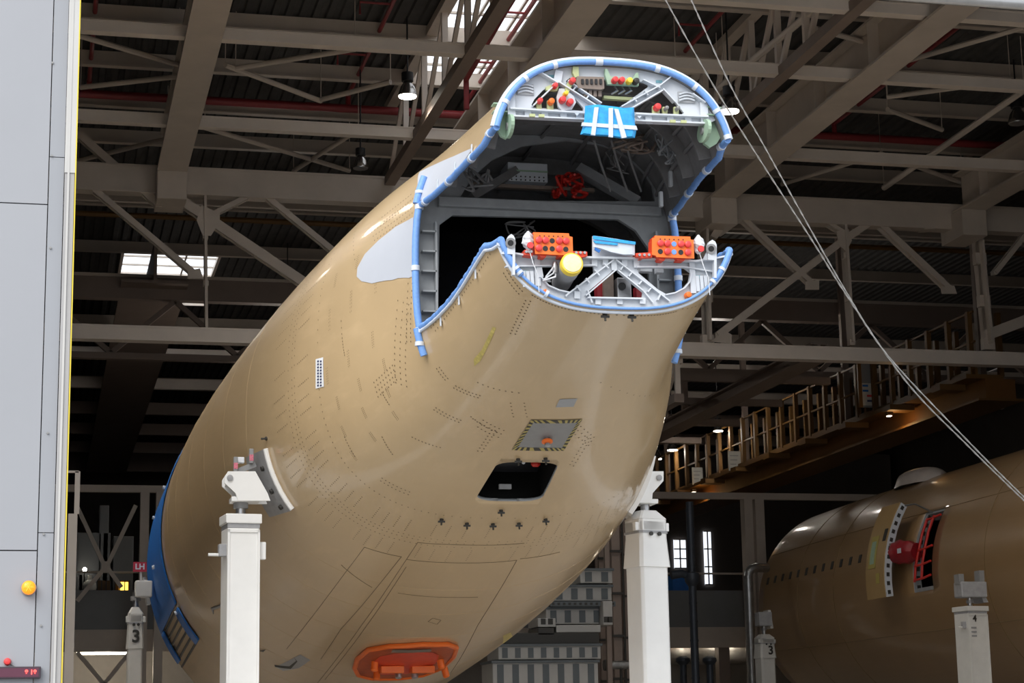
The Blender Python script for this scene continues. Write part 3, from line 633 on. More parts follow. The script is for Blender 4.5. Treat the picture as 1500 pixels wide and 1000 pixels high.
# hatch surround and well
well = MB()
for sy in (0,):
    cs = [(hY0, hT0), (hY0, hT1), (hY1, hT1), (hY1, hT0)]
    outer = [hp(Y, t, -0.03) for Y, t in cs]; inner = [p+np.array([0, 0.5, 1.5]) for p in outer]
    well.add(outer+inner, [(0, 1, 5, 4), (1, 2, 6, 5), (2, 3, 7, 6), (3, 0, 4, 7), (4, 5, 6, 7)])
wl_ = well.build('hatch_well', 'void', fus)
for k, (px, py, r, m) in enumerate(((749, 685, 0.055, 'redor'), (780, 686, 0.045, 'orangedk'), (800, 700, 0.04, 'red'), (792, 690, 0.05, 'steel'), (809, 694, 0.045, 'steel'), (789, 708, 0.05, 'redmetal'))):
    Y, t = uv(px, py); p = hp(Y, t, -0.3); MB().lathe([(r, 0), (r, -0.08), (r*0.6, -0.1)], p, n=14).build('fitting', m, wl_, True)
MB().tube([hp(*uv(768, 690), -0.1), hp(*uv(768, 700), -0.2), hp(*uv(775, 704), -0.35)], 0.02, 8).build('hose', 'steel', wl_, True)
Y, t = uv(741, 728); MB().box(hp(Y, t, -0.12), (0.13, 0.04, 0.05)).build('tag_plate', 'jackgrey', wl_)
# hazard panel
hz = decal('access_panel', [(778, 614), (853, 613), (826, 659), (750, 658)], 'panel', off=0.006, label='grey access panel with hazard striped edge')
e = [uv(*p) for p in ((778, 614), (853, 613), (826, 659), (750, 658))]
for (a, b), n, dv in (((0, 1), 8, (1, 3)), ((1, 2), 8, None), ((2, 3), 8, None), ((3, 0), 8, None)):
    A, B = np.array(e[a]), np.array(e[b]); cen = np.mean(np.array(e), axis=0)
    for k in range(2*n):
        p, q = A+(B-A)*k/(2*n), A+(B-A)*(k+1)/(2*n); sl = (B-A)/(2*n)*0.8
        def inn(v): return v+(cen-v)*0.2
        pa, pb, pc, pd = p, q, inn(q)+sl, inn(p)+sl
        decal('hazard_stripe', [pa, pb, pc, pd], 'yellowst' if k % 2 else 'bolt', hz, off=0.008, grid=0.5, px=False)
Y, t = uv(801, 641); n_ = hnorm(Y, t); p = hp(Y, t)
MB().lathe([(0.02, 0), (0.02, 0.07), (0.03, 0.07), (0.03, 0.09), (0.012, 0.1)], p, n_, 12).build('plug', 'steel', hz, True)
MB().lathe([(0.04, 0), (0.055, 0.012), (0.055, 0.03), (0.04, 0.04)], p+n_*0.02, n_, 16).build('plug_collar', 'orange', hz, True)
decal('small_patch', [(820, 584), (846, 583), (840, 595), (814, 596)], 'patch', off=0.004)
# fasteners along the belly
for px, py in ((647, 760), (684, 766), (722, 767), (760, 766), (799, 760), (734, 747), (886, 459), (925, 460), (759, 672), (799, 671), (391, 642)):
    Y, t = uv(px, py); n_ = hnorm(Y, t); p = hp(Y, t)
    MB().lathe([(0.022, 0), (0.022, 0.02), (0.01, 0.025), (0.01, 0.07)], p, n_, 8).build('temporary_fastener', 'bolt', fus)
    MB().box(p+n_*0.03, (0.075, 0.02, 0.02)).build('temporary_fastener_bar', 'bolt', fus)
# paper label
lb = decal('paper_label', [(463, 526), (474, 523), (475, 566), (463, 569)], 'paper', off=0.005)
for k in range(2):
    for j in range(9):
        x0, y0 = 465.5+k*4, 528+j*4.4; decal('print_mark', [(x0, y0), (x0+2.4, y0-0.4), (x0+2.4, y0+2.2), (x0, y0+2.6)], 'ink', lb, off=0.0075, grid=0.5)
# chalk marks
decal('marking', [(722, 478), (727, 480), (716, 505), (704, 528), (695, 536), (694, 526), (706, 512)], 'chalk', off=0.003)
decal('marking', [(737, 930), (748, 926), (753, 934), (744, 944), (736, 942)], 'chalk', off=0.003)
# seams and doors under the belly
def seam(pts, r=0.0042): hull_tube('panel_seam', [uv(*p) for p in pts], r, 'seam', off=0.001, n=5)
seam([(420, 950), (534, 801), (588, 815)]); seam([(588, 815), (560, 850), (500, 920), (470, 965)])
seam([(465, 1000), (530, 915), (612, 794)]); seam([(476, 995), (540, 912), (595, 830)])
seam([(612, 794), (660, 797), (720, 798), (768, 795)]); seam([(596, 819), (640, 823), (700, 824), (757, 820)]); seam([(757, 820), (700, 915), (660, 985)]); seam([(762, 818), (820, 808)])
seam([(583, 868), (640, 874), (700, 874)]); seam([(500, 827), (545, 860)], .004); seam([(627, 910), (640, 914), (646, 908), (634, 905), (627, 910)], .004)
# rivets
dots = MB()
def dot(Y, t, r=0.0075):
    r *= 1.25
    if not 16.05 < Y < 34.5: return
    n = Vector(hnorm(Y, t)); p = Vector(hp(Y, t, 0.0025)); a = n.orthogonal().normalized(); b = n.cross(a)
    dots.add([p+(a*math.cos(k*math.pi/3)+b*math.sin(k*math.pi/3))*r for k in range(6)], [(0, 1, 2, 3, 4, 5)])
def row(pa, pb, n, r=0.0075, px=True):
    A, B = (np.array(uv(*pa)), np.array(uv(*pb))) if px else (np.array(pa), np.array(pb))
    for k in range(n):
        v = A+(B-A)*k/max(1, n-1); dot(v[0], v[1], r)
th0, th1 = math.radians(140), math.radians(320)
for Yr, st in ((21.42, .032), (21.50, .032), (21.62, .032), (20.72, .045)):
    t = th0
    while t < th1:
        dot(Yr, t, 0.007); t += st*0.9
for k in range(46):
    t = th0+(th1-th0)*k/46
    if k % 5 == 4: continue
    for j in range(7): dot(21.72+0.055*j+0.02*(k % 3), t, 0.007); dot(21.32-0.05*j-0.02*(k % 2), t+0.012, 0.007)
for k in range(18):                                         # vertical strips between the ring and the cut-out
    Yr = 19.2+0.08*(k % 3)+0.55*(k//6); t = math.radians(165+10*(k % 6)); 
    for j in range(7):
        for i in range(2): dot(Yr+0.03*i, t+0.012*j, 0.0045)
for (xa, ya, xb, yb, n, rows_, dx, dy) in ((583, 440, 580, 560, 13, 3, 8, 3), (598, 415, 596, 500, 12, 2, 6, 0), (548, 560, 575, 535, 8, 4, 2, 7), (604, 240, 575, 262, 9, 4, -2, 6), (545, 340, 600, 300, 14, 3, 2, 6), (560, 318, 602, 285, 12, 2, 3, 6),
                                           (632, 480, 712, 368, 26, 2, 6, 4), (770, 440, 748, 488, 12, 2, 7, 1), (738, 400, 760, 430, 8, 2, 5, -4), (640, 540, 652, 556, 5, 2, 4, -2), (560, 575, 570, 592, 6, 1, 0, 0), (665, 568, 700, 582, 8, 2, 3, -3), (636, 600, 672, 618, 8, 2, 3, -3),
                                           (604, 640, 645, 655, 9, 1, 0, 0), (690, 610, 725, 630, 6, 2, 3, 3), (748, 590, 752, 610, 5, 2, 20, 0), (700, 625, 730, 640, 6, 3, 4, -5), (845, 620, 870, 640, 6, 3, -4, 6), (700, 660, 720, 630, 8, 2, 6, 1), (835, 680, 860, 640, 9, 2, 5, 2),
                                           (1030, 475, 1012, 525, 12, 2, 6, 1), (780, 432, 850, 456, 16, 1, 0, 0), (860, 457, 990, 456, 24, 1, 0, 0), (1000, 452, 1040, 438, 8, 1, 0, 0), (500, 470, 505, 520, 10, 1, 0, 0), (524, 330, 520, 380, 10, 1, 0, 0), (655, 205, 700, 178, 10, 2, 2, 5), (640, 225, 690, 196, 12, 1, 0, 0),
                                           (880, 560, 980, 545, 14, 1, 0, 0), (700, 560, 760, 575, 8, 1, 0, 0), (560, 700, 600, 720, 8, 2, -2, 4), (505, 640, 520, 668, 8, 1, 0, 0), (560, 640, 575, 665, 8, 1, 0, 0)):
    for i in range(rows_): row((xa+dx*i, ya+dy*i), (xb+dx*i, yb+dy*i), n)
dots.build('rivets', 'rivet', fus, kind='stuff')
# faint stringer ridges on the left flank: real shallow beads
for Yr in (23.2, 24.3, 25.5, 26.8, 28.2, 29.6, 31.0):
    hull_tube('frame_bead', [(Yr, math.radians(a)) for a in np.linspace(125, 320, 40)], 0.005, 'skin', off=-0.0025, n=6, sub=2)
# orange oval service fitting underneath
ov = [uv(*p) for p in ((520, 975), (524, 962), (540, 948), (570, 943), (620, 940), (655, 940), (668, 945), (664, 958), (648, 974), (620, 985), (580, 990), (545, 990), (525, 985))]
sf = decal('service_frame', [p for p in ov], 'orangedk', off=0.01, thick=0.03, px=False, label='orange oval service frame')
hull_tube('service_rim', ov+[ov[0]], 0.035, 'orange', sf, off=0.03, sub=3)
cen = np.mean(np.array(ov), axis=0)
decal('service_recess', [cen+(np.array(p)-cen)*0.66 for p in ov], 'redor', sf, off=0.045, px=False)
for px, py in ((573, 972), (617, 972)): MB().box(hp(*uv(px, py), 0.08), (0.32, 0.22, 0.1)).build('service_block', 'orange', sf, bevel=0.01)
for px, py in ((549, 965), (552, 978), (583, 976), (606, 976), (644, 962), (650, 975)): MB().lathe([(0.05, 0), (0.05, 0.12), (0.03, 0.14)], hp(*uv(px, py), 0.03), hnorm(*uv(px, py)), 10).build('service_coupling', 'steel' if 570 < px < 620 else 'orange', sf, True)
decal('service_slot', [(575, 946), (632, 945), (630, 949), (573, 950)], 'brown', sf, off=0.05)
gh = decal('grey_hatch', [(403, 976), (440, 958), (455, 966), (438, 978), (415, 982)], 'patch', off=0.004)
decal('hatch_gap', [(402, 973), (424, 975), (434, 967), (430, 961), (436, 968), (426, 979), (403, 976)], 'bolt', gh, off=0.006)
decal('small_bracket', [(310, 889), (325, 884), (325, 888), (314, 892), (314, 898)], 'jackgrey', off=0.01, thick=0.01)
decal('small_bracket', [(380, 952), (390, 950), (386, 954)], 'bolt', off=0.01)
# blue band round the far end
band = []
th = np.linspace(math.radians(146), math.radians(204), 24)
bandp = [(30.95, t) for t in th]+[(34.95, t) for t in th[::-1]]
bb = decal('protective_band', bandp, 'bluedk', off=0.012, thick=0.02, px=False, grid=0.25, label='dark blue protective band')
for a0 in (205, 207.4, 209.8, 212.2, 214.6, 217):
    hull_tube('stringer_end', [(31.7, math.radians(a0)), (34.9, math.radians(a0))], 0.022, 'bolt', off=0.0, n=6)
decal('protective_strip', [(30.95, math.radians(205.5)), (31.55, math.radians(205.5)), (31.55, math.radians(217.5)), (30.95, math.radians(217.5))], 'bluedk', off=0.02, thick=0.02, px=False)
decal('protective_strip', [(34.3, math.radians(204.5)), (34.9, math.radians(204.5)), (34.9, math.radians(215.5)), (34.3, math.radians(215.5))], 'bluedk', off=0.02, thick=0.02, px=False)
for px, py in ((229, 759), (243, 715), (229, 830), (262, 895)): MB().lathe([(0.03, 0), (0.03, 0.04)], hp(*uv(px, py), 0.03), hnorm(*uv(px, py)), 8).build('band_button', 'tapew', bb)
# glossy reflections of the lamps come from the lamps themselves

# blue edge foam
def edge_tube(name, pts, r, mat='blue', parent=fus, n=10, wob=0.0):
    P = [Vector(p) for p in pts]; Q = []
    for i in range(len(P)-1):
        for k in range(4): Q.append(P[i].lerp(P[i+1], k/4)+Vector((RND.uniform(-wob, wob), RND.uniform(-wob, wob), RND.uniform(-wob, wob))))
    Q.append(P[-1]); return MB().tube(Q, r, n).build(name, mat, parent, True)
def collar(p, q, r, parent, m='tapew'):
    MB().cyl(p, q, r, n=12).build('tape_wrap', m, parent, True)
ta, tb = theta_z(16, zu(16), False), theta_z(16, zu(16), True)
arc = [hp(16.0, t, -0.012)+np.array([0, -0.01, 0]) for t in np.linspace(ta, tb, 40)]
et = edge_tube('edge_foam', arc, 0.027)
arcw = [hp(16.02, t, 0.012) for t in np.linspace(ta, tb, 40)]; edge_tube('edge_tape', arcw, 0.03, 'tapew', et)
for i in (0, 4, 9, 15, 20, 25, 30, 35): collar(arc[i], arc[i]+(arc[i+1]-arc[i])*0.6, 0.033, et)
la, lb_ = theta_z(16, zl(16), True), theta_z(16, zl(16), False)
arcl = [hp(16.0, t, -0.012)+np.array([0, -0.01, 0]) for t in np.linspace(la, lb_, 44)]
el = edge_tube('edge_foam', arcl, [0.028 if i < 28 or i > 145 else 0.013 for i in range(4*43+1)])
edge_tube('edge_tape', [hp(16.03, t, 0.010) for t in np.linspace(la, lb_, 44)], 0.016, 'tapew', el)
for i in (5, 6, 12, 36, 39): collar(arcl[i], arcl[i]+(arcl[i+1]-arcl[i])*0.5, 0.034, el)
for left in (True, False):
    ys = np.linspace(16.0, YC, 14)
    pu = [hp(Y, theta_z(Y, zu(Y), left), -0.01) for Y in ys]; e1 = edge_tube('edge_foam', pu, 0.032, wob=0.003)
    pl = [hp(Y, theta_z(Y, zl(Y), left), -0.01) for Y in ys]; e2 = edge_tube('edge_foam', pl, 0.034, wob=0.006)
    edge_tube('edge_tape', [p+np.array([0, 0, -0.035])+hnorm(16.5, math.pi if left else 0)*0.012 for p in pl], 0.016, 'tapew', e2)
    pv = [hp(YC, theta_z(YC, z, left), 0.0) for z in np.linspace(zu(YC), zl(YC), 9)]; e3 = edge_tube('edge_foam', pv, 0.036)
    top = [hp(YC, theta_z(YC, z, left), 0.03) for z in (zu(YC), zu(YC)+0.13, zu(YC)+0.27)]; edge_tube('edge_foam', top, 0.036)
    bot = [hp(YC, theta_z(YC, z, left), 0.03) for z in (zl(YC), zl(YC)-0.13, zl(YC)-0.26)]; edge_tube('edge_foam', bot, 0.036)
    for q in (pu[1], pu[4], pu[8], pu[12]): collar(q, q+np.array([0, 0.06, 0]), 0.04, e1)
    for q in (pv[0], pv[4], pv[8]): collar(q, q-np.array([0, 0, 0.05]), 0.044, e3)
    collar(bot[1], bot[1]-np.array([0, 0, 0.04]), 0.046, e3); collar(top[1], top[1]-np.array([0, 0, 0.03]), 0.044, e3)
    for i in (4, 7, 10):
        q = hp(ys[i], theta_z(ys[i], zu(ys[i])+0.05, left), 0.006); MB().box(q, (0.008, 0.03, 0.13)).build('tape_tab', 'tapew', e1)
        q = hp(ys[i], theta_z(ys[i], zl(ys[i])-0.07, left), 0.006); MB().box(q, (0.01, 0.03, 0.12)).build('tape_tab', 'tapew', e2)

# ------------------------------------------------------------------ inside of the tail
def ring_frame(Y, d0, d1, th0, th1, dy, mat, name='ring_frame', n=48, parent=fus):
    mb = MB(); ts = np.linspace(th0, th1, n); P = []
    for t in ts:
        nn = hnorm(Y, t); nn = np.array([nn[0], 0, nn[2]]); nn /= np.linalg.norm(nn); b = _hp(Y, t)
        P += [b-nn*d0, b-nn*d1, b-nn*d1+np.array([0, dy, 0]), b-nn*d0+np.array([0, dy, 0])]
    F = [(4*i+k, 4*i+(k+1) % 4, 4*i+4+(k+1) % 4, 4*i+4+k) for i in range(n-1) for k in range(4)]
    return mb.add(P, F+[(0, 1, 2, 3), (4*n-4, 4*n-3, 4*n-2, 4*n-1)]).build(name, mat, parent)
for Y in (16.5, 17.1, 17.7):
    ring_frame(Y, 0.03, 0.15, theta_z(Y, zu(Y)+0.05, False), theta_z(Y, zu(Y)+0.05, True), 0.03, 'inner')
    a, b = theta_z(Y, zl(Y)-0.05, True), theta_z(Y, zl(Y)-0.05, False); ring_frame(Y, 0.03, 0.13, a, b, 0.03, 'innerlt')
for Y in (19.3, 19.9, 20.5): ring_frame(Y, 0.03, 0.2, 0.1, math.pi-0.1, 0.04, 'inner')
for t in np.linspace(math.radians(30), math.radians(150), 11):
    MB().tube([hp(Y, t, -0.05) for Y in np.linspace(16.15, 20.5, 12)], 0.022, 5).build('stringer', 'inner', fus)
# main frame at the front of the cut-out, with its cross beam
YF = 18.55
outer = [hp(YF, t, -0.035) for t in np.linspace(0, 2*math.pi, 80)[:-1]]
def pf(l, Y): return [at(x, y, Y=Y) for x, y in l]
lowhole = pf([(643, 330), (662, 316), (905, 322), (930, 338), (950, 366), (950, 470), (930, 520), (880, 545), (720, 545), (660, 520), (641, 480)], YF)
uphole = pf([(672, 292), (690, 262), (720, 235), (765, 214), (830, 206), (895, 214), (935, 238), (955, 268), (958, 296), (800, 295)], YF)
mf = plate('main_frame', outer, [lowhole, uphole], YF, 0.05, 'innerlt', fus)
MB().bx(at(640, 300, Y=YF)[0], at(965, 310, Y=YF)[0], YF-0.1, YF-0.02, at(800, 312, Y=YF)[2], at(800, 298, Y=YF)[2]).build('cross_beam', 'innerlt', mf, bevel=0.01)
for s, x in ((1, at(626, 400, Y=YF)[0]), (-1, at(968, 400, Y=YF)[0])):
    for z in np.linspace(5.6, 6.6, 6): MB().bx(x-0.07, x+0.07, YF-0.12, YF-0.02, z-0.008, z+0.008).build('post_rib', 'innerlt', mf)
    MB().bx(x+s*0.07-0.01, x+s*0.07+0.01, YF-0.12, YF-0.02, 5.5, 6.7).build('post_flange', 'innerlt', mf)
MB().beam(at(848, 248, Y=18.9), at(935, 298, Y=18.6), 0.1, 0.13, (0, 1, 0)).build('strut', 'innerlt', fus)
MB().beam(at(756, 250, Y=18.9), at(690, 290, Y=18.6), 0.08, 0.1, (0, 1, 0)).build('strut', 'inner', fus)
# pressure bulkhead: glossy black dome
dm = MB(); rings = 14; nn = 48
for i in range(rings+1):
    f = i/rings
    for k in range(nn):
        q = hp(21.0, 2*math.pi*k/nn, -0.05); c0 = np.array([HX, 21.0, 5.75]); p = c0+(q-c0)*f; p[1] = 21.0-1.35*(1-f*f); dm.v.append(tuple(p))
for i in range(rings):
    for k in range(nn): dm.f.append((i*nn+k, i*nn+(k+1) % nn, (i+1)*nn+(k+1) % nn, (i+1)*nn+k))
dm.build('pressure_bulkhead', 'dome', fus, True)
# equipment shelf, cables
eq = MB(); p = Vector(at(768, 258, Y=19.0))
eq.box(p, (0.42, 0.3, 0.2)); eqo = eq.build('equipment_box', 'frame', fus, bevel=0.01)
for i in range(8):
    for j in range(2): MB().cyl(p+Vector((-0.17+0.048*i, -0.151, -0.05-0.035*j)), p+Vector((-0.17+0.048*i, -0.156, -0.05-0.035*j)), 0.008, n=8).build('hole', 'dark', eqo)
MB().box(p+Vector((0, -0.152, 0.01)), (0.42, 0.02, 0.015)).build('lip', 'green', eqo)
MB().box(Vector(at(718, 297, Y=18.7)), (0.15, 0.05, 0.04)).build('name_plate', 'tapew', fus)
MB().bx(at(690, 272, Y=18.8)[0], at(870, 272, Y=18.8)[0], 18.78, 18.84, at(780, 277, Y=18.8)[2], at(780, 272, Y=18.8)[2]).build('cable_tray', 'brown', fus)
def scribble(name, cx, cy, sx, sy, Y, n, m, r=0.012, k=1):
    for j in range(k):
        pts = [Vector(at(cx+RND.uniform(-sx, sx), cy+RND.uniform(-sy, sy), Y=Y+RND.uniform(-.15, .15))) for _ in range(n)]
        sm = []
        for i in range(len(pts)-1):
            for q in range(5):
                t = q/5; a, b, c_, d = pts[max(i-1, 0)], pts[i], pts[i+1], pts[min(i+2, n-1)]
                sm.append(0.5*((2*b)+(c_-a)*t+(2*a-5*b+4*c_-d)*t*t+(3*b-a-3*c_+d)*t**3))
        MB().tube(sm, r, 6).build(name, m, fus, True)
for cx, cy, sx, sy in ((822, 272, 12, 16), (835, 262, 18, 9), (848, 280, 14, 10), (815, 282, 6, 10)): scribble('red_cable', cx, cy, sx, sy, 18.75, 8, 'redmetal', 0.014, 2)
scribble('cable_bundle', 760, 335, 25, 14, 18.9, 6, 'inner', 0.008, 3); scribble('cable_bundle', 905, 240, 18, 22, 18.4, 4, 'inner', 0.007, 3); scribble('cable_bundle', 980, 215, 20, 25, 17.2, 7, 'innerlt', 0.009, 5)
scribble('cable_bundle', 700, 262, 25, 18, 18.2, 6, 'inner', 0.012, 4); scribble('cable_bundle', 930, 210, 35, 14, 17.6, 7, 'brown', 0.012, 4)
for px, py in ((1003, 228), (982, 262), (968, 292), (1018, 205)): MB().box(Vector(at(px, py, Y=17.2)), (0.035, 0.05, 0.15)).build('clip', 'innerlt', fus, bevel=0.008)
for px in (880, 905, 925): MB().tube([at(px-10, 205, Y=17.5), at(px, 240, Y=17.8), at(px+14, 280, Y=18.2)], 0.012, 6).build('conduit', 'inner', fus, True)

# ------------------------------------------------------------------ upper end frame
YE = 16.08
def E_(x, y, dy=0.0): return Vector(at(x, y, Y=YE+dy))
def pe(l, Y=YE): return [at(x, y, Y=Y) for x, y in l]
ts = [t for t in np.linspace(ta, tb, 60) if hp(YE, t)[2] > at(745, 158, Y=YE)[2]]
arc_u = [hp(YE, t, -0.035) for t in ts]
outer = arc_u+pe([(746, 170), (820, 174), (890, 177), (960, 179), (1036, 182)])
z1 = lambda l: [(680+x/3.449, 60+y/3.449) for x, y in l]
hL = pe(z1([(338, 325), (352, 298), (395, 252), (430, 228), (475, 224), (492, 238), (560, 296), (600, 340), (600, 356), (345, 338)]))
hM = pe(z1([(512, 205), (530, 190), (600, 192), (880, 206), (930, 218), (925, 236), (850, 290), (790, 335), (740, 345), (700, 345), (665, 328), (520, 240)]))
hR = pe(z1([(835, 352), (985, 254), (1012, 262), (1060, 306), (1108, 366), (1090, 376), (860, 362)]))
uf = plate('upper_end_frame', outer, [hL, hM, hR], YE, 0.03, 'frame', fus, 'pale grey upper end frame with V braces')
def web(pa, pb, w, d, parent, m='frame', name='rib', dy=-0.02):
    dy += RND.uniform(-0.004, 0.004); w *= RND.uniform(0.92, 1.08); a, b = E_(*pa, dy), E_(*pb, dy); MB().beam(a, b, d, w, (0, 0, 1)).build(name, m, parent)
# lower flange (two lips), brace flanges
for (pa, pb) in (((746, 160), (858, 167)), ((930, 168), (1036, 172)), ((746, 171), (858, 176)), ((930, 178), (1036, 182))): web(pa, pb, 0.014, 0.08, uf, name='flange', dy=-0.045)
for x, y in z1([(320, 365), (405, 372), (500, 380), (580, 385), (930, 400), (1040, 405), (1130, 405)]): web((x, y-6), (x+1, y+5), 0.01, 0.06, uf, dy=-0.04)
for a, b in (((465, 205), (670, 335)), ((520, 205), (690, 318)), ((790, 335), (985, 228)), ((830, 350), (1000, 252)), ((985, 228), (1040, 185)), ((1000, 245), (1060, 310)), ((470, 215), (360, 150)), ((985, 240), (900, 200)), ((470, 205), (480, 150)), ((1210, 310), (1215, 415)), ((1150, 270), (1215, 315)), ((235, 270), (240, 375)), ((455, 225), (345, 330)), ((480, 210), (440, 225))):
    (p, q) = z1([a, b]); web(p, q, 0.012, 0.07, uf, dy=-0.045)
for a, b in (((545, 255), (560, 235)), ((610, 300), (625, 280)), ((850, 290), (868, 310)), ((910, 255), (925, 278))):
    (p, q) = z1([a, b]); web(p, q, 0.012, 0.06, uf, dy=-0.045)
# brackets, connectors
def cap(px, py, r, m, parent, dy=-0.05, axis=(0, -1, 0.0)):
    p = E_(px, py, dy); MB().lathe([(r, 0), (r, 0.05), (r*0.85, 0.065), (r*0.4, 0.07)], p, axis, 14).build('connector_cap', m, parent, True)
def brk(poly, m, parent, dy=-0.04, th=0.03, name='bracket'):
    return MB().prism([E_(x, y, dy) for x, y in poly], (0, th, 0)).build(name, m, parent)
b1 = brk(z1([(365, 300), (390, 300), (392, 348), (367, 346)]), 'greeny', uf); cap(*z1([(378, 308)])[0], 0.024, 'red', b1)
b2 = brk(z1([(420, 300), (450, 300), (452, 350), (420, 348)]), 'greeny', uf); cap(*z1([(435, 312)])[0], 0.028, 'orange', b2)
b3 = brk(z1([(412, 232), (450, 215), (478, 230), (470, 252), (415, 248)]), 'greeny', uf); cap(*z1([(454, 232)])[0], 0.024, 'red', b3)
b4 = brk(z1([(508, 245), (530, 193), (556, 200), (530, 258)]), 'greeny', uf, -0.06); cap(*z1([(542, 207)])[0], 0.027, 'red', b4, -0.07)
b5 = brk(z1([(480, 240), (510, 240), (555, 280), (565, 310), (545, 345), (495, 352), (475, 330), (468, 280)]), 'frame', uf, -0.05)
for x, y, m in ((492, 303, 'red'), (530, 315, 'red'), (508, 272, 'yellow')): cap(*z1([(x, y)])[0], 0.03 if m == 'red' else 0.022, m, b5, -0.06)
b6 = brk(z1([(952, 328), (987, 328), (988, 375), (953, 372)]), 'greeny', uf); cap(*z1([(970, 340)])[0], 0.032, 'red', b6)
for x in (1015, 1072):
    b7 = brk(z1([(x-12, 332), (x+12, 332), (x+12, 374), (x-12, 373)]), 'greeny', uf); cap(*z1([(x, 346)])[0], 0.018, 'panel', b7)
b8 = brk(z1([(570, 178), (706, 182), (708, 240), (690, 245), (575, 238), (565, 210)]), 'brown', uf, -0.08, 0.1, 'terminal_block')
for k in range(5): 
    (p,) = z1([(597+23*k, 206)]); MB().box(E_(*p, -0.085), (0.022, 0.02, 0.045)).build('slot', 'dark', b8)
for k in range(4):
    (p,) = z1([(610+24*k, 268)]); MB().box(E_(*p, -0.02), (0.03, 0.05, 0.06)).build('relay', 'brown', b8)
b9 = brk(z1([(550, 128), (578, 130), (580, 180), (560, 185), (548, 160)]), 'greeny', uf, -0.06, 0.06)
b10 = brk(z1([(712, 140), (722, 140), (740, 178), (850, 190), (868, 160), (880, 160), (882, 225), (725, 218), (712, 170)]), 'green', uf, -0.07, 0.04, 'connector_bracket')
for x, y, m in ((756, 203, 'red'), (790, 205, 'red'), (829, 208, 'yellow'), (862, 210, 'bolt')): cap(*z1([(x, y)])[0], 0.028, m, b10, -0.08)
for k in range(3):
    a, b, c_ = z1([(760+35*k, 232), (775+35*k, 250), (745+35*k, 268)]); MB().tube([E_(*a, 0), E_(*b, -0.03), E_(*c_, 0.02)], 0.012, 6).build('wire', 'steel', b10, True)
brk(z1([(705, 275), (860, 285), (860, 300), (705, 290)]), 'greeny', uf, 0.02, 0.05, 'shelf')
for x0, y0 in ((265, 215), (1080, 255)):
    (a, b, c_, d) = z1([(x0, y0), (x0+85, y0+4), (x0+88, y0+58), (x0+2, y0+55)]); q = brk([a, b, c_, d], 'patch', uf, -0.03, 0.014, 'pressed_bracket')
    for k in range(3):
        pts = [E_(*z1([(x0+6+13*i, y0+16+15*k-10*math.sin(i/6*math.pi))])[0], -0.04) for i in range(7)]; MB().tube(pts, 0.009, 6).build('pressed_rib', 'frame', q, True)
for x, y in ((440, 178), (985, 205)): (a, b, c_, d) = z1([(x-16, y-7), (x+16, y-7), (x+16, y+6), (x-16, y+6)]); brk([a, b, c_, d], 'teal', uf, -0.022, 0.006, 'stencil_mark')
for x, y in ((570, 368), (885, 382)): (a, b, c_) = z1([(x-12, y-4), (x+12, y-4), (x, y+10)]); brk([a, b, c_], 'tapew', uf, -0.13, 0.006, 'triangle_mark')
for x, y in ((392, 376), (345, 374), (1055, 404), (1110, 406)): (a, b, c_, d) = z1([(x-14, y-7), (x+14, y-6), (x+14, y+8), (x-14, y+7)]); brk([a, b, c_, d], 'greeny', uf, -0.13, 0.02, 'clip')
# green attachment lugs at both ends of the upper frame
for s, px in ((1, 735), (-1, 1042)):
    lug = [(736, 160), (745, 150), (748, 165), (750, 182), (748, 196), (742, 203), (734, 199), (728, 188)] if s > 0 else [(px+14, 160), (px-6, 150), (px-10, 180), (px-14, 195), (px-10, 210), (px-2, 216), (px+8, 210), (px+19, 192)]
    g = brk(lug, 'green', fus, 0.05, 0.04, 'attachment_lug')
    c0 = E_(px+8*s, 185 if s > 0 else 192, -0.02); n_ = 20; ring = [(c0.x, c0.y+0.16*math.cos(2*math.pi*k/n_), c0.z+0.10*math.sin(2*math.pi*k/n_)) for k in range(n_)]
    MB().prism(ring, (0.03*s, 0, 0)).build('lug_plate', 'green', g)
    MB().cyl(c0+Vector((-0.01*s, 0, 0)), c0+Vector((0.045*s, 0, 0)), 0.035, n=14).build('lug_hole', 'panel', g, True)
    for dz in (0.03, 0.1): MB().box(E_(px-2*s, 170 if s > 0 else 175, 0)+Vector((0, 0, dz)), (0.14, 0.1, 0.01)).build('lug_rib', 'green', g)

# ------------------------------------------------------------------ lower end frame
z3 = lambda l: [(700+x/3.75, 320+y/3.75) for x, y in l]
ts = np.linspace(la+0.02, lb_-0.02, 60); arc_l = [hp(YE, t, -0.035) for t in ts]
top_l = pe(z3([(1385, 205), (1300, 222), (1190, 238), (1000, 232), (870, 222), (620, 218), (420, 214), (300, 212), (220, 195), (160, 190)]))
outer = [p for p in arc_l if p[2] < at(740, 374, Y=YE)[2]]+top_l
h1 = pe(z3([(335, 268), (450, 262), (600, 256), (632, 262), (636, 298), (604, 326), (505, 404), (445, 396), (385, 370), (345, 322)]))
h2 = pe(z3([(605, 402), (735, 292), (755, 284), (780, 292), (905, 398), (900, 436), (602, 430)]))
h3 = pe(z3([(872, 276), (1000, 270), (1130, 272), (1168, 300), (1160, 350), (1130, 384), (1080, 408), (1030, 416), (985, 390), (880, 302)]))
lf = plate('lower_end_frame', outer, [h1, h2, h3], YE, 0.03, 'frame', fus, 'pale grey lower end frame with triangular openings')
def seg(l, w=0.012, d=0.05, parent=None, dy=-0.035, name='rib', m='frame'):
    q = z3(l)
    for a, b in zip(q[:-1], q[1:]): web(a, b, w, d, parent or lf, m, name, dy)
seg([(160, 190), (300, 212), (620, 218), (870, 222), (1190, 238), (1300, 222), (1385, 205)], 0.016, 0.08, name='flange', dy=-0.05)
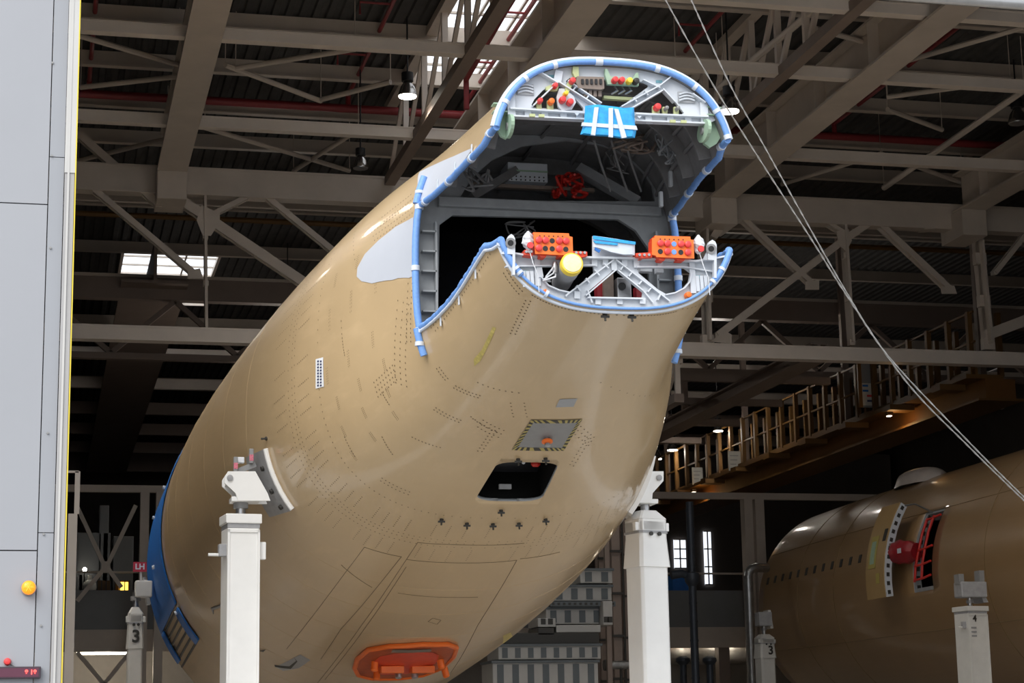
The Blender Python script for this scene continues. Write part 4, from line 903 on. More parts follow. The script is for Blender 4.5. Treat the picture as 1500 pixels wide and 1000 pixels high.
seg([(150, 265), (330, 262), (640, 258)], name='flange'); seg([(870, 268), (1130, 268), (1330, 300)], name='flange')
seg([(335, 268), (345, 322), (385, 370), (445, 396), (500, 408)], name='flange'); seg([(1170, 300), (1160, 350), (1130, 384), (1080, 410), (1030, 420)], name='flange')
seg([(600, 436), (900, 442)], name='flange'); seg([(480, 425), (745, 228)], name='flange'); seg([(590, 425), (755, 284)], name='flange'); seg([(755, 228), (1050, 455)], name='flange'); seg([(770, 288), (905, 398)], name='flange'); seg([(905, 398), (960, 465)]); seg([(600, 395), (625, 465)])
for a, b in (((590, 330), (610, 355)), ((640, 285), (665, 315)), ((540, 370), (560, 400)), ((690, 250), (715, 275)), ((800, 255), (780, 285)), ((850, 290), (825, 320)), ((905, 335), (880, 365)), ((955, 375), (930, 405)), ((1000, 415), (985, 450)), ((745, 222), (750, 284)), ((905, 435), (905, 468)), ((780, 440), (780, 470)), ((660, 438), (660, 472)), ((500, 405), (480, 430)), ((640, 215), (640, 262)), ((870, 222), (872, 270)), ((1175, 240), (1185, 410)), ((545, 400), (545, 440)),
             ((325, 215), (330, 370)), ((700, 218), (700, 258)), ((805, 222), (805, 262)), ((1000, 230), (1002, 268)), ((440, 216), (440, 262)), ((540, 216), (540, 258))): seg([a, b])
# lugs with bushes
for x0, x1, yt in ((162, 205, 84), (1264, 1312, 116)):
    cxp = (x0+x1)/2; pts = z3([(x0, yt+110), (x0, yt+28), (x0+8, yt+10), (cxp, yt), (x1-8, yt+10), (x1, yt+28), (x1, yt+225 if x0 < 500 else yt+210), (x1-14, yt+225 if x0 < 500 else yt+210), (x1-14, yt+112)])
    lg = brk(pts, 'frame', lf, -0.12, 0.05, 'lug'); (p,) = z3([(x0+18, yt+50)])
    MB().cyl(E_(*p, -0.14), E_(*p, -0.05), 0.045, n=18).build('bush', 'steel', lg, True); MB().cyl(E_(*p, -0.145), E_(*p, -0.13), 0.026, n=14).build('bore', 'dark', lg, True)
    (a, b, c_) = z3([(x0-30, yt+110), (x0+2, yt+50), (x0+2, yt+112)]); brk([a, b, c_], 'frame', lg, -0.1, 0.03, 'gusset')
brk(z3([(632, 215), (632, 95), (655, 96), (862, 140), (862, 216)]), 'frame', lf, -0.02, 0.03, 'backing_plate')
for x0, y0 in ((238, 285), (1192, 310)):
    q = brk(z3([(x0, y0), (x0+45, y0-4), (x0+75, y0+60), (x0+70, y0+110), (x0+10, y0+85)]), 'patch', lf, -0.03, 0.012, 'pressed_bracket')
    for k in range(3): (a, b) = z3([(x0+12+22*k, y0+4), (x0+20+22*k, y0+90)]); MB().beam(E_(*a, -0.05), E_(*b, -0.05), 0.03, 0.014).build('pressed_rib', 'frame', q)
    (a,) = z3([(x0+18, y0+12)]); MB().box(E_(*a, -0.04), (0.05, 0.02, 0.03)).build('blue_film', 'teal', q)
for x, y, r in ((362, 404, 0.016), (1148, 425, 0.028)): cap(*z3([(x, y)])[0], r, 'orange', lf, -0.03)
for x, y, w_, h_ in ((918, 282, 0.11, 0.045), (995, 286, 0.06, 0.05)): MB().box(E_(*z3([(x, y)])[0], 0.15), (w_, 0.08, h_)).build('electrical_box', 'frame', lf)
MB().box(E_(*z3([(795, 390)])[0], 0.25), (0.13, 0.12, 0.19)).build('valve_block', 'steel', lf, bevel=0.01); (p,) = z3([(792, 372)]); MB().cyl(E_(*p, 0.17), E_(*p, 0.2), 0.035, n=16).build('valve_port', 'dark', lf, True)
MB().box(E_(*z3([(710, 365)])[0], 0.3), (0.09, 0.1, 0.3)).build('strut', 'brown', lf); MB().box(E_(*z3([(662, 375)])[0], 0.35), (0.05, 0.1, 0.22)).build('red_sleeve', 'redbag', lf); MB().box(E_(*z3([(880, 410)])[0], 0.35), (0.06, 0.1, 0.1)).build('red_sleeve', 'redbag', lf)
# actuator with yellow blanking cap
A, B = Vector(at(838, 386, Y=15.85)), Vector(at(822, 414, Y=16.35)); d = (A-B).normalized()
ac = MB().lathe([(0.085, 0), (0.085, (A-B).length*0.55), (0.092, (A-B).length*0.56), (0.092, (A-B).length*0.95)], B, d, 24).build('actuator', 'jackgrey', fus, True, 'grey actuator with yellow blanking cap')
MB().lathe([(0.098, -0.055), (0.098, 0.0), (0.092, 0.012), (0.03, 0.018)], A, d, 28).build('blanking_cap', 'yellow', ac, True); MB().lathe([(0.086, 0.0), (0.08, 0.02), (0.03, 0.026)], A, d, 28).build('blanking_film', 'yellowlt', ac, True)
for k in range(3): MB().tube([Vector(at(812+RND.uniform(-3, 3), 388+6*k, Y=16.0)), Vector(at(808+3*k, 395+5*k, Y=15.95)), Vector(at(800-2*k, 405+3*k, Y=16.0)), Vector(at(806, 412, Y=16.1))], 0.008, 6).build('lanyard', 'tag', ac, True)
MB().lathe([(0.025, 0), (0.03, 0.05), (0.02, 0.1)], Vector(at(813, 400, Y=16.0)), (0, 0, 1), 12).build('tap', 'steel', ac, True)

# ------------------------------------------------------------------ loose covers on the frames
def cushion(name, poly, Yc, depth, mat, label, cat):
    cx = sum(p[0] for p in poly)/len(poly); cy = sum(p[1] for p in poly)/len(poly)
    t = thing(name, label, cat, at(cx, max(p[1] for p in poly), Y=Yc)); mb = MB(); n = len(poly)
    rows = [(0.88, -depth), (1.0, -depth*0.55), (1.0, depth*0.55), (0.88, depth)]
    P = [at(cx+(x-cx)*f, cy+(y-cy)*f, Y=Yc+dy) for f, dy in rows for x, y in poly]
    Fc = [(i*n+k, i*n+(k+1) % n, (i+1)*n+(k+1) % n, (i+1)*n+k) for i in range(3) for k in range(n)]+[tuple(range(n))[::-1], tuple(range(3*n, 4*n))]
    mb.add(P, Fc).build('body', mat, t, True); return t
wu = cushion('wrapped_cushion', [(857, 155), (875, 153), (900, 156), (915, 158), (929, 157), (930, 180), (932, 192), (930, 202), (910, 203), (890, 200), (868, 199), (850, 197), (853, 188), (856, 175)], 15.87, 0.07, 'wrapblue', 'bright blue padded wrap with white tape bands hanging from the upper end frame', 'padding')
for pl in ([(853, 179), (932, 184), (934, 190), (852, 184)], [(871, 157), (877, 157), (872, 198), (866, 197)], [(892, 158), (898, 158), (898, 201), (892, 200)], [(900, 159), (906, 160), (918, 201), (911, 202)]): MB().prism([at(x, y, Y=15.79-0.0003*pl[0][0]+0.2559) for x, y in pl], (0, 0.02, 0)).build('tape_band', 'tapew', wu)
wl2 = cushion('wrapped_cushion', [(869, 345), (885, 347), (905, 350), (930, 355), (930, 374), (915, 374), (895, 370), (878, 364), (869, 362)], 15.98, 0.04, 'tapew', 'white and blue plastic wrap lying against the lower end frame', 'padding')
for k, pl in enumerate(([(869, 345), (931, 354), (931, 358), (869, 350)], [(869, 352), (905, 356), (905, 359), (872, 356)], [(872, 362), (880, 366), (878, 370), (871, 366)])): MB().prism([at(x, y, Y=15.925) for x, y in pl], (0, 0.012, 0)).build('blue_fold', 'wrapblue' if k < 2 else 'bluedk', wl2)
def cover_box(o0, lab, mir):
    """orange perforated guard with red plugs"""
    t = thing('connector_guard', lab, 'guard', at(*z3([(o0[0]+105, o0[1]+140)])[0], Y=15.98), 'orange guards')
    def q(x, y): return z3([(o0[0]+x, o0[1]+y)])[0]
    pts = [q(0, 0), q(195, 6), q(198, 22), q(215, 26), q(218, 128), q(10, 118)] if not mir else [q(15, 0), q(210, 6), q(212, 22), q(228, 24), q(232, 126), q(25, 118), q(20, 110), q(0, 105), q(0, 15), q(13, 12)]
    MB().prism([at(*p, Y=15.90) for p in pts], (0, 0.012, 0)).build('plate', 'orange', t)
    MB().prism([at(*p, Y=15.92) for p in pts[:1]+pts[1:2]+[(pts[1][0], pts[1][1]+2), (pts[0][0], pts[0][1]+2)]], (0, 0.16, 0)).build('top_flange', 'redor', t)
    cxm = sum(p[0] for p in pts)/len(pts); cym = sum(p[1] for p in pts)/len(pts)
    MB().prism([at(cxm+(p[0]-cxm)*0.94, cym+(p[1]-cym)*0.94, Y=15.92) for p in pts], (0, 0.14, 0)).build('housing', 'redor', t)
    holes = {(2, 0), (1, 1), (2, 1), (4, 1)} if not mir else {(2, 0), (0, 1), (2, 1), (3, 1)}
    for i in range(5):
        for j in range(2):
            p = Vector(at(*q((28 if not mir else 45)+37.5*i, 44+44*j+1.5*i), Y=15.90))
            if (i, j) in holes: MB().cyl(p+Vector((0, -0.004, 0)), p, 0.023, n=14).build('hole', 'dark' if not (mir and i == 2) else 'blue', t, True)
            else: MB().lathe([(0.029, 0), (0.029, 0.02), (0.022, 0.026), (0.008, 0.028)], p, (0, -1, 0), 16).build('plug', 'red', t, True)
    for i in range(6):
        p = Vector(at(*q(35+25*i+(10 if mir else 0), 20+i*0.7), Y=15.90)); MB().cyl(p+Vector((0, -0.003, 0)), p, 0.006, n=8).build('small_hole', 'dark', t)
    for x0, x1 in ((30, 75), (130, 185)):
        MB().prism([at(*p, Y=15.93) for p in (q(x0, 118), q(x1, 120), q(x1-8, 138), q(x0+10, 136))], (0, 0.1, 0)).build('foot', 'redor', t)
    return t
cover_box((305, 75), 'orange guard plate with red plugs on the left half of the lower end frame', False)
cover_box((957, 93), 'orange guard plate with red plugs on the right half of the lower end frame', True)
for pl, lab in (([(522, 178), (600, 182), (602, 205), (560, 215), (525, 200)], 'small red clamp block between left orange guard and white wrap'), ([(868, 190), (955, 185), (958, 212), (900, 216), (872, 208)], 'small red clamp block between white wrap and right orange guard'), ([(255, 172), (300, 168), (300, 205), (258, 198)], 'small red clamp block left of the left orange guard')):
    q = z3(pl); t = thing('clamp_block', lab, 'clamp', at(*q[0], Y=15.98), 'red clamps'); MB().prism([at(*p, Y=15.94) for p in q], (0, 0.1, 0)).build('block', 'redor', t)
    for k in range(3): p = Vector(at(q[0][0]+(q[1][0]-q[0][0])*(0.2+0.3*k), q[0][1]+3, Y=15.94)); MB().cyl(p-Vector((0, 0.02, 0)), p, 0.012, n=10).build('bolt', 'steel', t)
for (x, y), lab in (((278, 125), 'crumpled clear plastic bag on a cord left of the left orange guard'), ((1212, 145), 'crumpled clear plastic bag on a cord right of the right orange guard')):
    p = Vector(at(*z3([(x, y)])[0], Y=15.95)); t = thing('plastic_bag', lab, 'bag', p, 'plastic bags'); mb = MB(); nr = 8
    for i in range(9):
        for k in range(nr): r = 0.055*math.sin(math.pi*(i+0.4)/9)*RND.uniform(0.7, 1.25); mb.v.append((p.x+r*math.cos(2*math.pi*k/nr), p.y+r*math.sin(2*math.pi*k/nr), p.z+0.09-0.022*i))
    for i in range(8):
        for k in range(nr): mb.f.append((i*nr+k, i*nr+(k+1) % nr, (i+1)*nr+(k+1) % nr, (i+1)*nr+k))
    mb.build('bag', 'tag', t); MB().lathe([(0.028, 0), (0.028, 0.02)], p+Vector((0.0, -0.05, -0.05)), (0, -1, 0), 12).build('red_tag', 'red', t, True)
    MB().tube([p+Vector((0, -0.02, -0.08)), p+Vector((0.03, -0.03, -0.2)), p+Vector((0.07, -0.03, -0.3)), p+Vector((0.08, -0.02, -0.45))], 0.004, 6).build('cord', 'tag', t)

# ------------------------------------------------------------------ jacks
def jack(lab, X, Y, ztop, w, rz, mat, num=None, chamfer=0.0, head='box'):
    t = thing('support_jack', lab, 'jack', (X, Y, 0), 'support jacks')
    R = Matrix.Rotation(rz, 3, 'Z'); c = Vector((X, Y, 0))
    def sq(h, ch): return [Vector((sx*(h-(ch if k else 0)), sy*(h-(0 if k else ch)), 0)) for sx, sy, k in ((1, -1, 0), (1, 1, 0), (1, 1, 1), (-1, 1, 1), (-1, 1, 0), (-1, -1, 0), (-1, -1, 1), (1, -1, 1))] if ch else [Vector((h, -h, 0)), Vector((h, h, 0)), Vector((-h, h, 0)), Vector((-h, -h, 0))]
    def prism2(name, h0, z0, h1, z1_, m, ch=0.0, bev=0.0):
        a, b = sq(h0, ch), sq(h1, ch); n = len(a); V_ = [c+R @ p+Vector((0, 0, z0)) for p in a]+[c+R @ p+Vector((0, 0, z1_)) for p in b]
        return MB().add(V_, [tuple(range(n))[::-1], tuple(range(n, 2*n))]+[(i, (i+1) % n, n+(i+1) % n, n+i) for i in range(n)]).build(name, m, t, bevel=bev)
    h = w/2; zc = ztop-0.16
    prism2('base', 0.75, 0, 0.7, 0.08, mat); prism2('base_skirt', 0.45, 0.08, h*1.02, 0.9, mat)
    prism2('column', h, 0.08, h, zc, mat, chamfer, 0.012)
    def face(name, x0, x1, z0, z1_, d, m, side=-1):
        P = [c+R @ Vector((x, side*(h+dd), z)) for dd in (0, d) for x, z in ((x0, z0), (x1, z0), (x1, z1_), (x0, z1_))]
        return MB().add(P, [(3, 2, 1, 0), (4, 5, 6, 7), (0, 1, 5, 4), (1, 2, 6, 5), (2, 3, 7, 6), (3, 0, 4, 7)]).build(name, m, t)
    if head == 'box':
        for x0, x1 in ((-h, -h+0.025), (h-0.025, h)): face('edge_strip', x0, x1, 0.9, zc-0.02, 0.018, mat)
        face('edge_strip', -h, h, zc-0.05, zc-0.02, 0.018, mat)
        prism2('cap', h*1.12, zc+0.05, h*1.12, zc+0.16, mat, 0, 0.012); prism2('neck', h*1.0, zc, h*1.0, zc+0.05, 'jackgrey')
        for k in (-1, 1): MB().box(c+R @ Vector((k*(h+0.04), -h*0.5, 0))+Vector((0, 0, zc-0.25)), (0.09, 0.09, 0.2 if k > 0 else 0.14), rz).build('side_lug', mat if k > 0 else 'jackgrey', t, bevel=0.01)
        MB().cyl(c+R @ Vector((-h-0.2, -h*0.5, 0))+Vector((0, 0, zc-0.3)), c+R @ Vector((-h, -h*0.5, 0))+Vector((0, 0, zc-0.3)), 0.018, n=10).build('pin', mat, t)
    else:
        prism2('collar', h*1.0, zc-0.12, h*1.0, zc+0.02, mat, chamfer, 0.008); prism2('collar_band', h*1.05, zc-0.15, h*1.05, zc-0.12, 'jackgrey', chamfer)
        prism2('cap', h*1.0, zc+0.02, h*0.55, zc+0.13, mat, chamfer*0.6); prism2('shoulder', h*1.12, zc-0.55, h*0.98, zc-0.17, mat, chamfer)
        for k in (-1, 1): MB().box(c+R @ Vector((k*h*1.05, -h*0.6, zc-0.07)), (0.07, 0.07, 0.1), rz).build('side_lug', mat, t, bevel=0.008)
        for k in (-1, 1): MB().lathe([(0.025, 0), (0.025, 0.02)], c+R @ Vector((k*h*0.3, -h*1.05, zc-0.16)), R @ Vector((0, -1, 0)), 10).build('stud', 'bolt', t)
    MB().cyl(c+Vector((0, 0, zc+0.1)), c+Vector((0, 0, ztop+0.22)), 0.055, n=14).build('screw', 'steel', t, True); MB().cyl(c+Vector((0, 0, ztop+0.08)), c+Vector((0, 0, ztop+0.15)), 0.085, n=14).build('nut', 'panel', t, True)
    if num: text('number', num[0], num[1], c+R @ Vector((num[2], -h-0.02, 0))+Vector((0, 0, ztop-num[3])), R @ FACE, 'bolt', t)
    return t
YJ = 22.5
pL, pR = at(355, 752, Y=YJ), at(951, 742, Y=YJ)
JL = jack('white box column jack under the left side of the tan fuselage', pL[0], YJ+0.2, pL[2], 0.37, math.radians(6), 'white')
JR = jack('bright white chamfered jack under the right side of the tan fuselage', pR[0]+0.01, YJ+0.2, pR[2], 0.385, math.radians(15), 'white', None, 0.035, 'oct')
def cradle(t, sgn, px):
    """bracket and curved contour pad that touch the hull"""
    Y0, Y1 = YJ, YJ+0.6
    side = [at(x, y, Y=Y0) for x, y in px]
    for Ya in (Y0, Y0+0.32): MB().prism([(p[0], Ya, p[2]) for p in side], (0, 0.035, 0)).build('side_plate', 'white', t)
    zt_ = max(p[2] for p in side); xs = [p[0] for p in side]
    MB().bx(min(xs)+0.03, max(xs)-0.18, Y0+0.02, Y0+0.34, zt_-0.14, zt_-0.11).build('shelf', 'white', t)
    MB().bx(pL[0]-0.12 if sgn < 0 else pR[0]-0.12, pL[0]+0.2 if sgn < 0 else pR[0]+0.12, Y0+0.02, Y0+0.34, min(p[2] for p in side), min(p[2] for p in side)+0.05).build('base_plate', 'white', t)
    p = Vector((side[0][0]+0.06*(-sgn), Y0-0.001, zt_-0.08)); MB().lathe([(0.035, 0), (0.035, 0.02), (0.02, 0.025)], p, (0, -1, 0), 14).build('pivot', 'jackgrey', t, True)
cradle(JL, -1, [(329, 698), (334, 690), (374, 690), (392, 722), (396, 733), (349, 733), (345, 722), (329, 707)])
cradle(JR, 1, [(972, 690), (938, 690), (925, 725), (925, 736), (955, 736), (956, 722), (972, 704)])
for t, left in ((JL, True), (JR, False)):
    zA, zB = at(400, 744, Y=YJ)[2], at(368, 657, Y=YJ)[2]
    zz = np.linspace(zA, zB, 8); V_ = []
    for Y in (YJ-0.02, YJ+0.65):
        for off in (0.003, 0.06):
            for z in zz: V_.append(hp(Y, theta_z(Y, z, left), off))
    n = 8; F_ = []
    for k in range(n-1):
        for a, b in ((0, 1), (1, 3), (3, 2), (2, 0)): F_.append((a*n+k, b*n+k, b*n+k+1, a*n+k+1))
    F_ += [(0, n, 3*n, 2*n), (n-1, 2*n-1, 4*n-1, 3*n-1)]
    pad = MB().add(V_, F_).build('contour_pad', 'jackgrey' if left else 'white', t)
    if left:
        hull_edge = [hp(YJ-0.03, theta_z(YJ, z, True), 0.03) for z in zz]; MB().tube(hull_edge, 0.03, 8).build('pad_lip', 'white', pad, True)
        for z in (zA+0.08, zA+0.25, zA+0.5): MB().lathe([(0.03, 0), (0.03, 0.03)], hp(YJ+0.12, theta_z(YJ, z, True), 0.06), hnorm(YJ, theta_z(YJ, z, True)), 8).build('pad_bolt', 'bolt', pad)
        for x, y in ((368, 668), (345, 680)):
            p = Vector(at(x, y, Y=YJ+0.1)); MB().box(p, (0.05, 0.06, 0.17)).build('clamp_post', 'panel', t, bevel=0.008); MB().box(p-Vector((0, 0.032, 0.02)), (0.045, 0.006, 0.07)).build('sticker', 'pink', t)
        MB().box(Vector(at(352, 674, Y=YJ+0.2)), (0.09, 0.07, 0.07)).build('clamp_head', 'paper', t, bevel=0.01); MB().beam(at(348, 690, Y=YJ+0.15), at(374, 680, Y=YJ+0.15), 0.06, 0.06).build('clamp_arm', 'panel', t)
# far jack with the number 3
p3 = at(199, 886, Y=33.5)
J3 = jack('far white jack numbered 3 beside the blue band', p3[0], 33.6, p3[2], 0.24, math.radians(4), 'jackfar', ('3', 0.28, 0.0, 0.52), 0.025, 'oct')
MB().bx(p3[0]-0.02, p3[0]+0.26, 33.4, 33.7, p3[2]+0.13, p3[2]+0.4).build('cradle', 'jackfar', J3, bevel=0.02)
MB().prism([at(x, y, Y=33.5) for x, y in ((210, 845), (213, 845), (221, 884), (216, 884))], (0, 0.4, 0)).build('contour_pad', 'jackfar', J3)
lh = thing('side_sign', 'small red sign with white letters LH above the far jack', 'sign', at(205, 830, Y=33.4)); p = Vector(at(205, 830, Y=33.4))
MB().box(p, (0.22, 0.02, 0.16)).build('plate', 'signred', lh); text('letters', 'LH', 0.13, p-Vector((0, 0.012, 0)), FACE, 'tapew', lh); MB().box(p+Vector((0.02, 0.03, -0.2)), (0.03, 0.03, 0.5)).build('stem', 'jackfar', lh)

# ------------------------------------------------------------------ hangar door leaf at left
dr = thing('hangar_door', 'pale grey hangar door leaf at the left edge with cream edge post and yellow line', 'door', (-3, 20, 0))
YD = 19.9; XE = 0.245
def dx(px, py): return at(px, py, Y=YD)[0]
def dz(px, py): return at(px, py, Y=YD)[2]
xs = dx(70, 300); xp = dx(93, 300)
zj1, zj2 = dz(35, 298), dz(35, 806)
for z0, z1_ in ((0.05, zj2-0.006), (zj2+0.006, zj1-0.006), (zj1+0.006, 15.1)):
    MB().bx(-28, xs-0.005, YD, YD+0.14, z0, z1_).build('panel', 'doorp', dr)
zk = [0.05, dz(85, 780), dz(85, 230), 10.1]
for a, b in zip(zk[:-1], zk[1:]): MB().bx(xs+0.005, xp-0.004, YD+0.005, YD+0.14, a+0.004, b-0.004).build('strip', 'doors', dr)
MB().bx(xp, XE-0.012, YD-0.06, YD+0.2, dz(100, 255), 15.1).build('edge_post', 'cream', dr); MB().bx(xp+0.004, XE-0.016, YD-0.05, YD+0.2, 0.05, dz(100, 255)).build('edge_post', 'post2', dr)
MB().bx(xp+0.03, xp+0.05, YD-0.066, YD-0.05, 0.05, 15.1).build('post_seam', 'cream', dr)
MB().bx(XE-0.012, XE, YD-0.062, YD+0.2, 0.05, 15.1).build('yellow_line', 'yline', dr)
MB().bx(-28, xs, YD+0.1, YD+0.16, 0.05, 15.1).build('core', 'panel', dr)
for px, py in ((70, 634), (64, 782), (77, 92), (76, 228), (74, 363), (60, 916), (102, 385)): p = Vector(at(px, py, Y=YD)); MB().lathe([(0.012, 0), (0.012, 0.01)], p, (0, -1, 0), 8).build('screw', 'panel', dr)
bc = thing('beacon_lamp', 'round lit amber beacon on the door leaf', 'lamp', at(42, 861, Y=YD)); p = Vector(at(42, 861, Y=YD))
MB().lathe([(0.075, 0), (0.075, 0.03)], p, (0, -1, 0), 24).build('base', 'panel', bc, True); MB().lathe([(0.066, 0.03), (0.066, 0.08), (0.05, 0.1), (0.02, 0.11)], p, (0, -1, 0), 24).build('lens', 'amberon', bc, True)
for k in range(6): a = k*math.pi/3; q = p+Vector((0.045*math.cos(a), -0.107, 0.045*math.sin(a))); MB().beam(p+Vector((0, -0.112, 0)), q, 0.006, 0.006).build('lens_rib', 'yellow', bc)
rl = thing('indicator_lamp', 'small red indicator lamp above the display on the door leaf', 'lamp', at(11, 969, Y=YD)); p = Vector(at(11, 969, Y=YD))
MB().lathe([(0.036, 0), (0.036, 0.03), (0.025, 0.055), (0.008, 0.06)], p, (0, -1, 0), 18).build('lens', 'red', rl, True); MB().tube([p+Vector((0.03, -0.01, -0.02)), p+Vector((0.08, -0.01, -0.05)), p+Vector((0.1, -0.01, -0.07))], 0.006, 6).build('wire', 'panel', rl, True)
ld = thing('led_display', 'dark display strip with red glowing digits at lower left corner', 'display', at(20, 992, Y=YD)); a, b = at(-30, 993, Y=YD), at(60, 976, Y=YD)
MB().bx(a[0], b[0], YD-0.07, YD, b[2]-0.115, b[2]).build('housing', 'ledbox', ld, bevel=0.006); MB().bx(a[0]+0.01, b[0]-0.02, YD-0.074, YD-0.07, b[2]-0.1, b[2]-0.015).build('screen', 'ledface', ld)
text('digits', '8 18', 0.062, (at(45, 983, Y=YD)[0], YD-0.076, b[2]-0.057), FACE, 'ledon', ld, 0.001)

# ------------------------------------------------------------------ second fuselage, right background
FX, FZ, FR = 24.6, 5.55, 3.1
def fsec(Y): 
    r = FR*(1-0.03*max(0, (Y-50)/8)**2)
    return r
def fp(Y, th, off=0.0): r = fsec(Y)+off; return np.array([FX+r*math.cos(th), Y, FZ+1.02*r*math.sin(th)])
f2 = thing('fuselage_section', 'dim tan fuselage section with open door and window row at the right edge', 'aircraft', (FX, 44, 2.4))
def fth(px, py):
    d = ray(px, py)
    for k in range(4000):
        P = CAM+d*(30+k*0.01)
        if (P[0]-FX)**2+((P[2]-FZ)/1.02)**2 < fsec(P[1])**2: return P[1], math.atan2((P[2]-FZ)/1.02, P[0]-FX) % (2*math.pi)
    return None
dA, dB = fth(1386, 742), fth(1340, 868); DY0, DY1 = dA[0]-0.0, dB[0]+0.0
DT0, DT1 = min(dA[1], dB[1]), max(dA[1], dB[1])
Ys = sorted(set(np.round(np.concatenate([np.linspace(33, 58, 51), [DY0, DY1]]), 4))); Ts = sorted(set(np.round(np.concatenate([np.linspace(0, 2*math.pi, 129)[:-1], [DT0, DT1]]), 5)))
V_ = []; F_ = []
for Y in Ys: V_ += [fp(Y, t) for t in Ts]
m = len(Ts)
for i in range(len(Ys)-1):
    for j in range(m):
        if Ys[i] >= DY0-1e-3 and Ys[i+1] <= DY1+1e-3 and Ts[j] >= DT0-1e-4 and j < m-1 and Ts[j+1] <= DT1+1e-4: continue
        F_.append((i*m+j, i*m+(j+1) % m, (i+1)*m+(j+1) % m, (i+1)*m+j))
sk = MB().add(V_, F_).build('skin', ['skinshade', 'inner', 'innerlt'], f2, True)
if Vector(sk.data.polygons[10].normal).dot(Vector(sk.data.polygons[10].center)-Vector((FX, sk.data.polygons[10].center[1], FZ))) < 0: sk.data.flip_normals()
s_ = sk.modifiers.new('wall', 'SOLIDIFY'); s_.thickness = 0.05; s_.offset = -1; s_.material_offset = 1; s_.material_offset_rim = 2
MB().lathe([(2.98, 0), (2.5, 0.3), (1.0, 0.5)], (FX, 57.6, FZ), (0, 1, 0), 48).build('end_bulkhead', 'dark', f2, True)
MB().lathe([(2.95, 0), (2.9, 0.05)], (FX, 38.5, FZ), (0, 1, 0), 48).build('inner_bulkhead', 'dark', f2, True)
def fpatch(name, y0, y1, t0, t1, mat, off, thick, parent=f2, n=8, label=None):
    mb = MB(); P = []
    for Y in np.linspace(y0, y1, 3): P += [fp(Y, t, off) for t in np.linspace(t0, t1, n)]+[fp(Y, t, off+thick) for t in np.linspace(t0, t1, n)]
    k = 2*n
    for i in range(2):
        for j in range(n-1): mb.f += [(i*k+j, i*k+j+1, (i+1)*k+j+1, (i+1)*k+j), (i*k+n+j, (i+1)*k+n+j, (i+1)*k+n+j+1, i*k+n+j+1)]
        mb.f += [(i*k, (i+1)*k, (i+1)*k+n, i*k+n), (i*k+n-1, i*k+2*n-1, (i+1)*k+2*n-1, (i+1)*k+n-1)]
    for i in (0, 2): mb.f += [(i*k+j, i*k+n+j, i*k+n+j+1, i*k+j+1) for j in range(n-1)]
    mb.v = [tuple(p) for p in P]; return mb.build(name, mat, parent, True, label)
# open door leaf, swung out and forward along the hull
lA, lB = fth(1300, 756), fth(1268, 862); wdt = DY1-DY0
leaf = fpatch('door', DY1+0.55, DY1+0.55+wdt*1.02, DT0, DT1, 'leaf', 0.42, 0.14, label='open passenger door swung forward')
fpatch('door_edge', DY1+0.5, DY1+0.56, DT0, DT1, 'frame', 0.36, 0.18, leaf)
for k in range(11):
    t = DT0+(DT1-DT0)*(k+0.5)/11; fpatch('door_latch', DY1+0.485, DY1+0.5, t-0.014, t+0.014, 'bolt', 0.42, 0.08, leaf, 3)
wy = DY1+0.55+wdt*0.55; tw = DT0+(DT1-DT0)*0.62
fpatch('notice', wy-0.1, wy+0.35, (DT0+DT1)/2-0.1, (DT0+DT1)/2+0.13, 'chalkdim', 0.565, 0.005, leaf); fpatch('notice_print', wy, wy+0.26, (DT0+DT1)/2-0.06, (DT0+DT1)/2+0.1, 'green', 0.572, 0.003, leaf)
fpatch('door_window', wy-0.55, wy-0.35, (DT0+DT1)/2-0.14, (DT0+DT1)/2-0.05, 'bolt', 0.565, 0.004, leaf); fpatch('notice', wy-0.35, wy-0.15, DT1-0.17, DT1-0.1, 'chalkdim', 0.565, 0.005, leaf)
# door surround
fpatch('door_jamb', DY1-0.12, DY1+0.02, DT0, DT1, 'innerlt', -0.16, 0.15); 
for k in range(9):
    t = DT0+(DT1-DT0)*(k+0.5)/9; fpatch('jamb_hole', DY1-0.13, DY1-0.12, t-0.018, t+0.018, 'bolt', -0.13, 0.09, f2, 3)
fpatch('door_sill', DY0, DY1, DT1-0.03, DT1+0.01, 'innerlt', -0.3, 0.28); fpatch('door_head', DY0, DY1, DT0-0.01, DT0+0.03, 'innerlt', -0.3, 0.28)
hinge = MB(); q = Vector(fp(DY1-0.1, (DT0+DT1)/2, -0.05)); q2 = Vector(fp(DY1+0.6, (DT0+DT1)/2, 0.35))
MB().beam(q, q2, 0.3, 0.3).build('hinge_arm', 'brown', f2); MB().tube([fp(DY1+0.6, DT0+0.01, 0.45), fp(DY1+0.2, DT0-0.02, 0.3), fp(DY1-0.4, DT0+0.02, -0.05)], 0.025, 6).build('gas_strut', 'steel', f2, True)
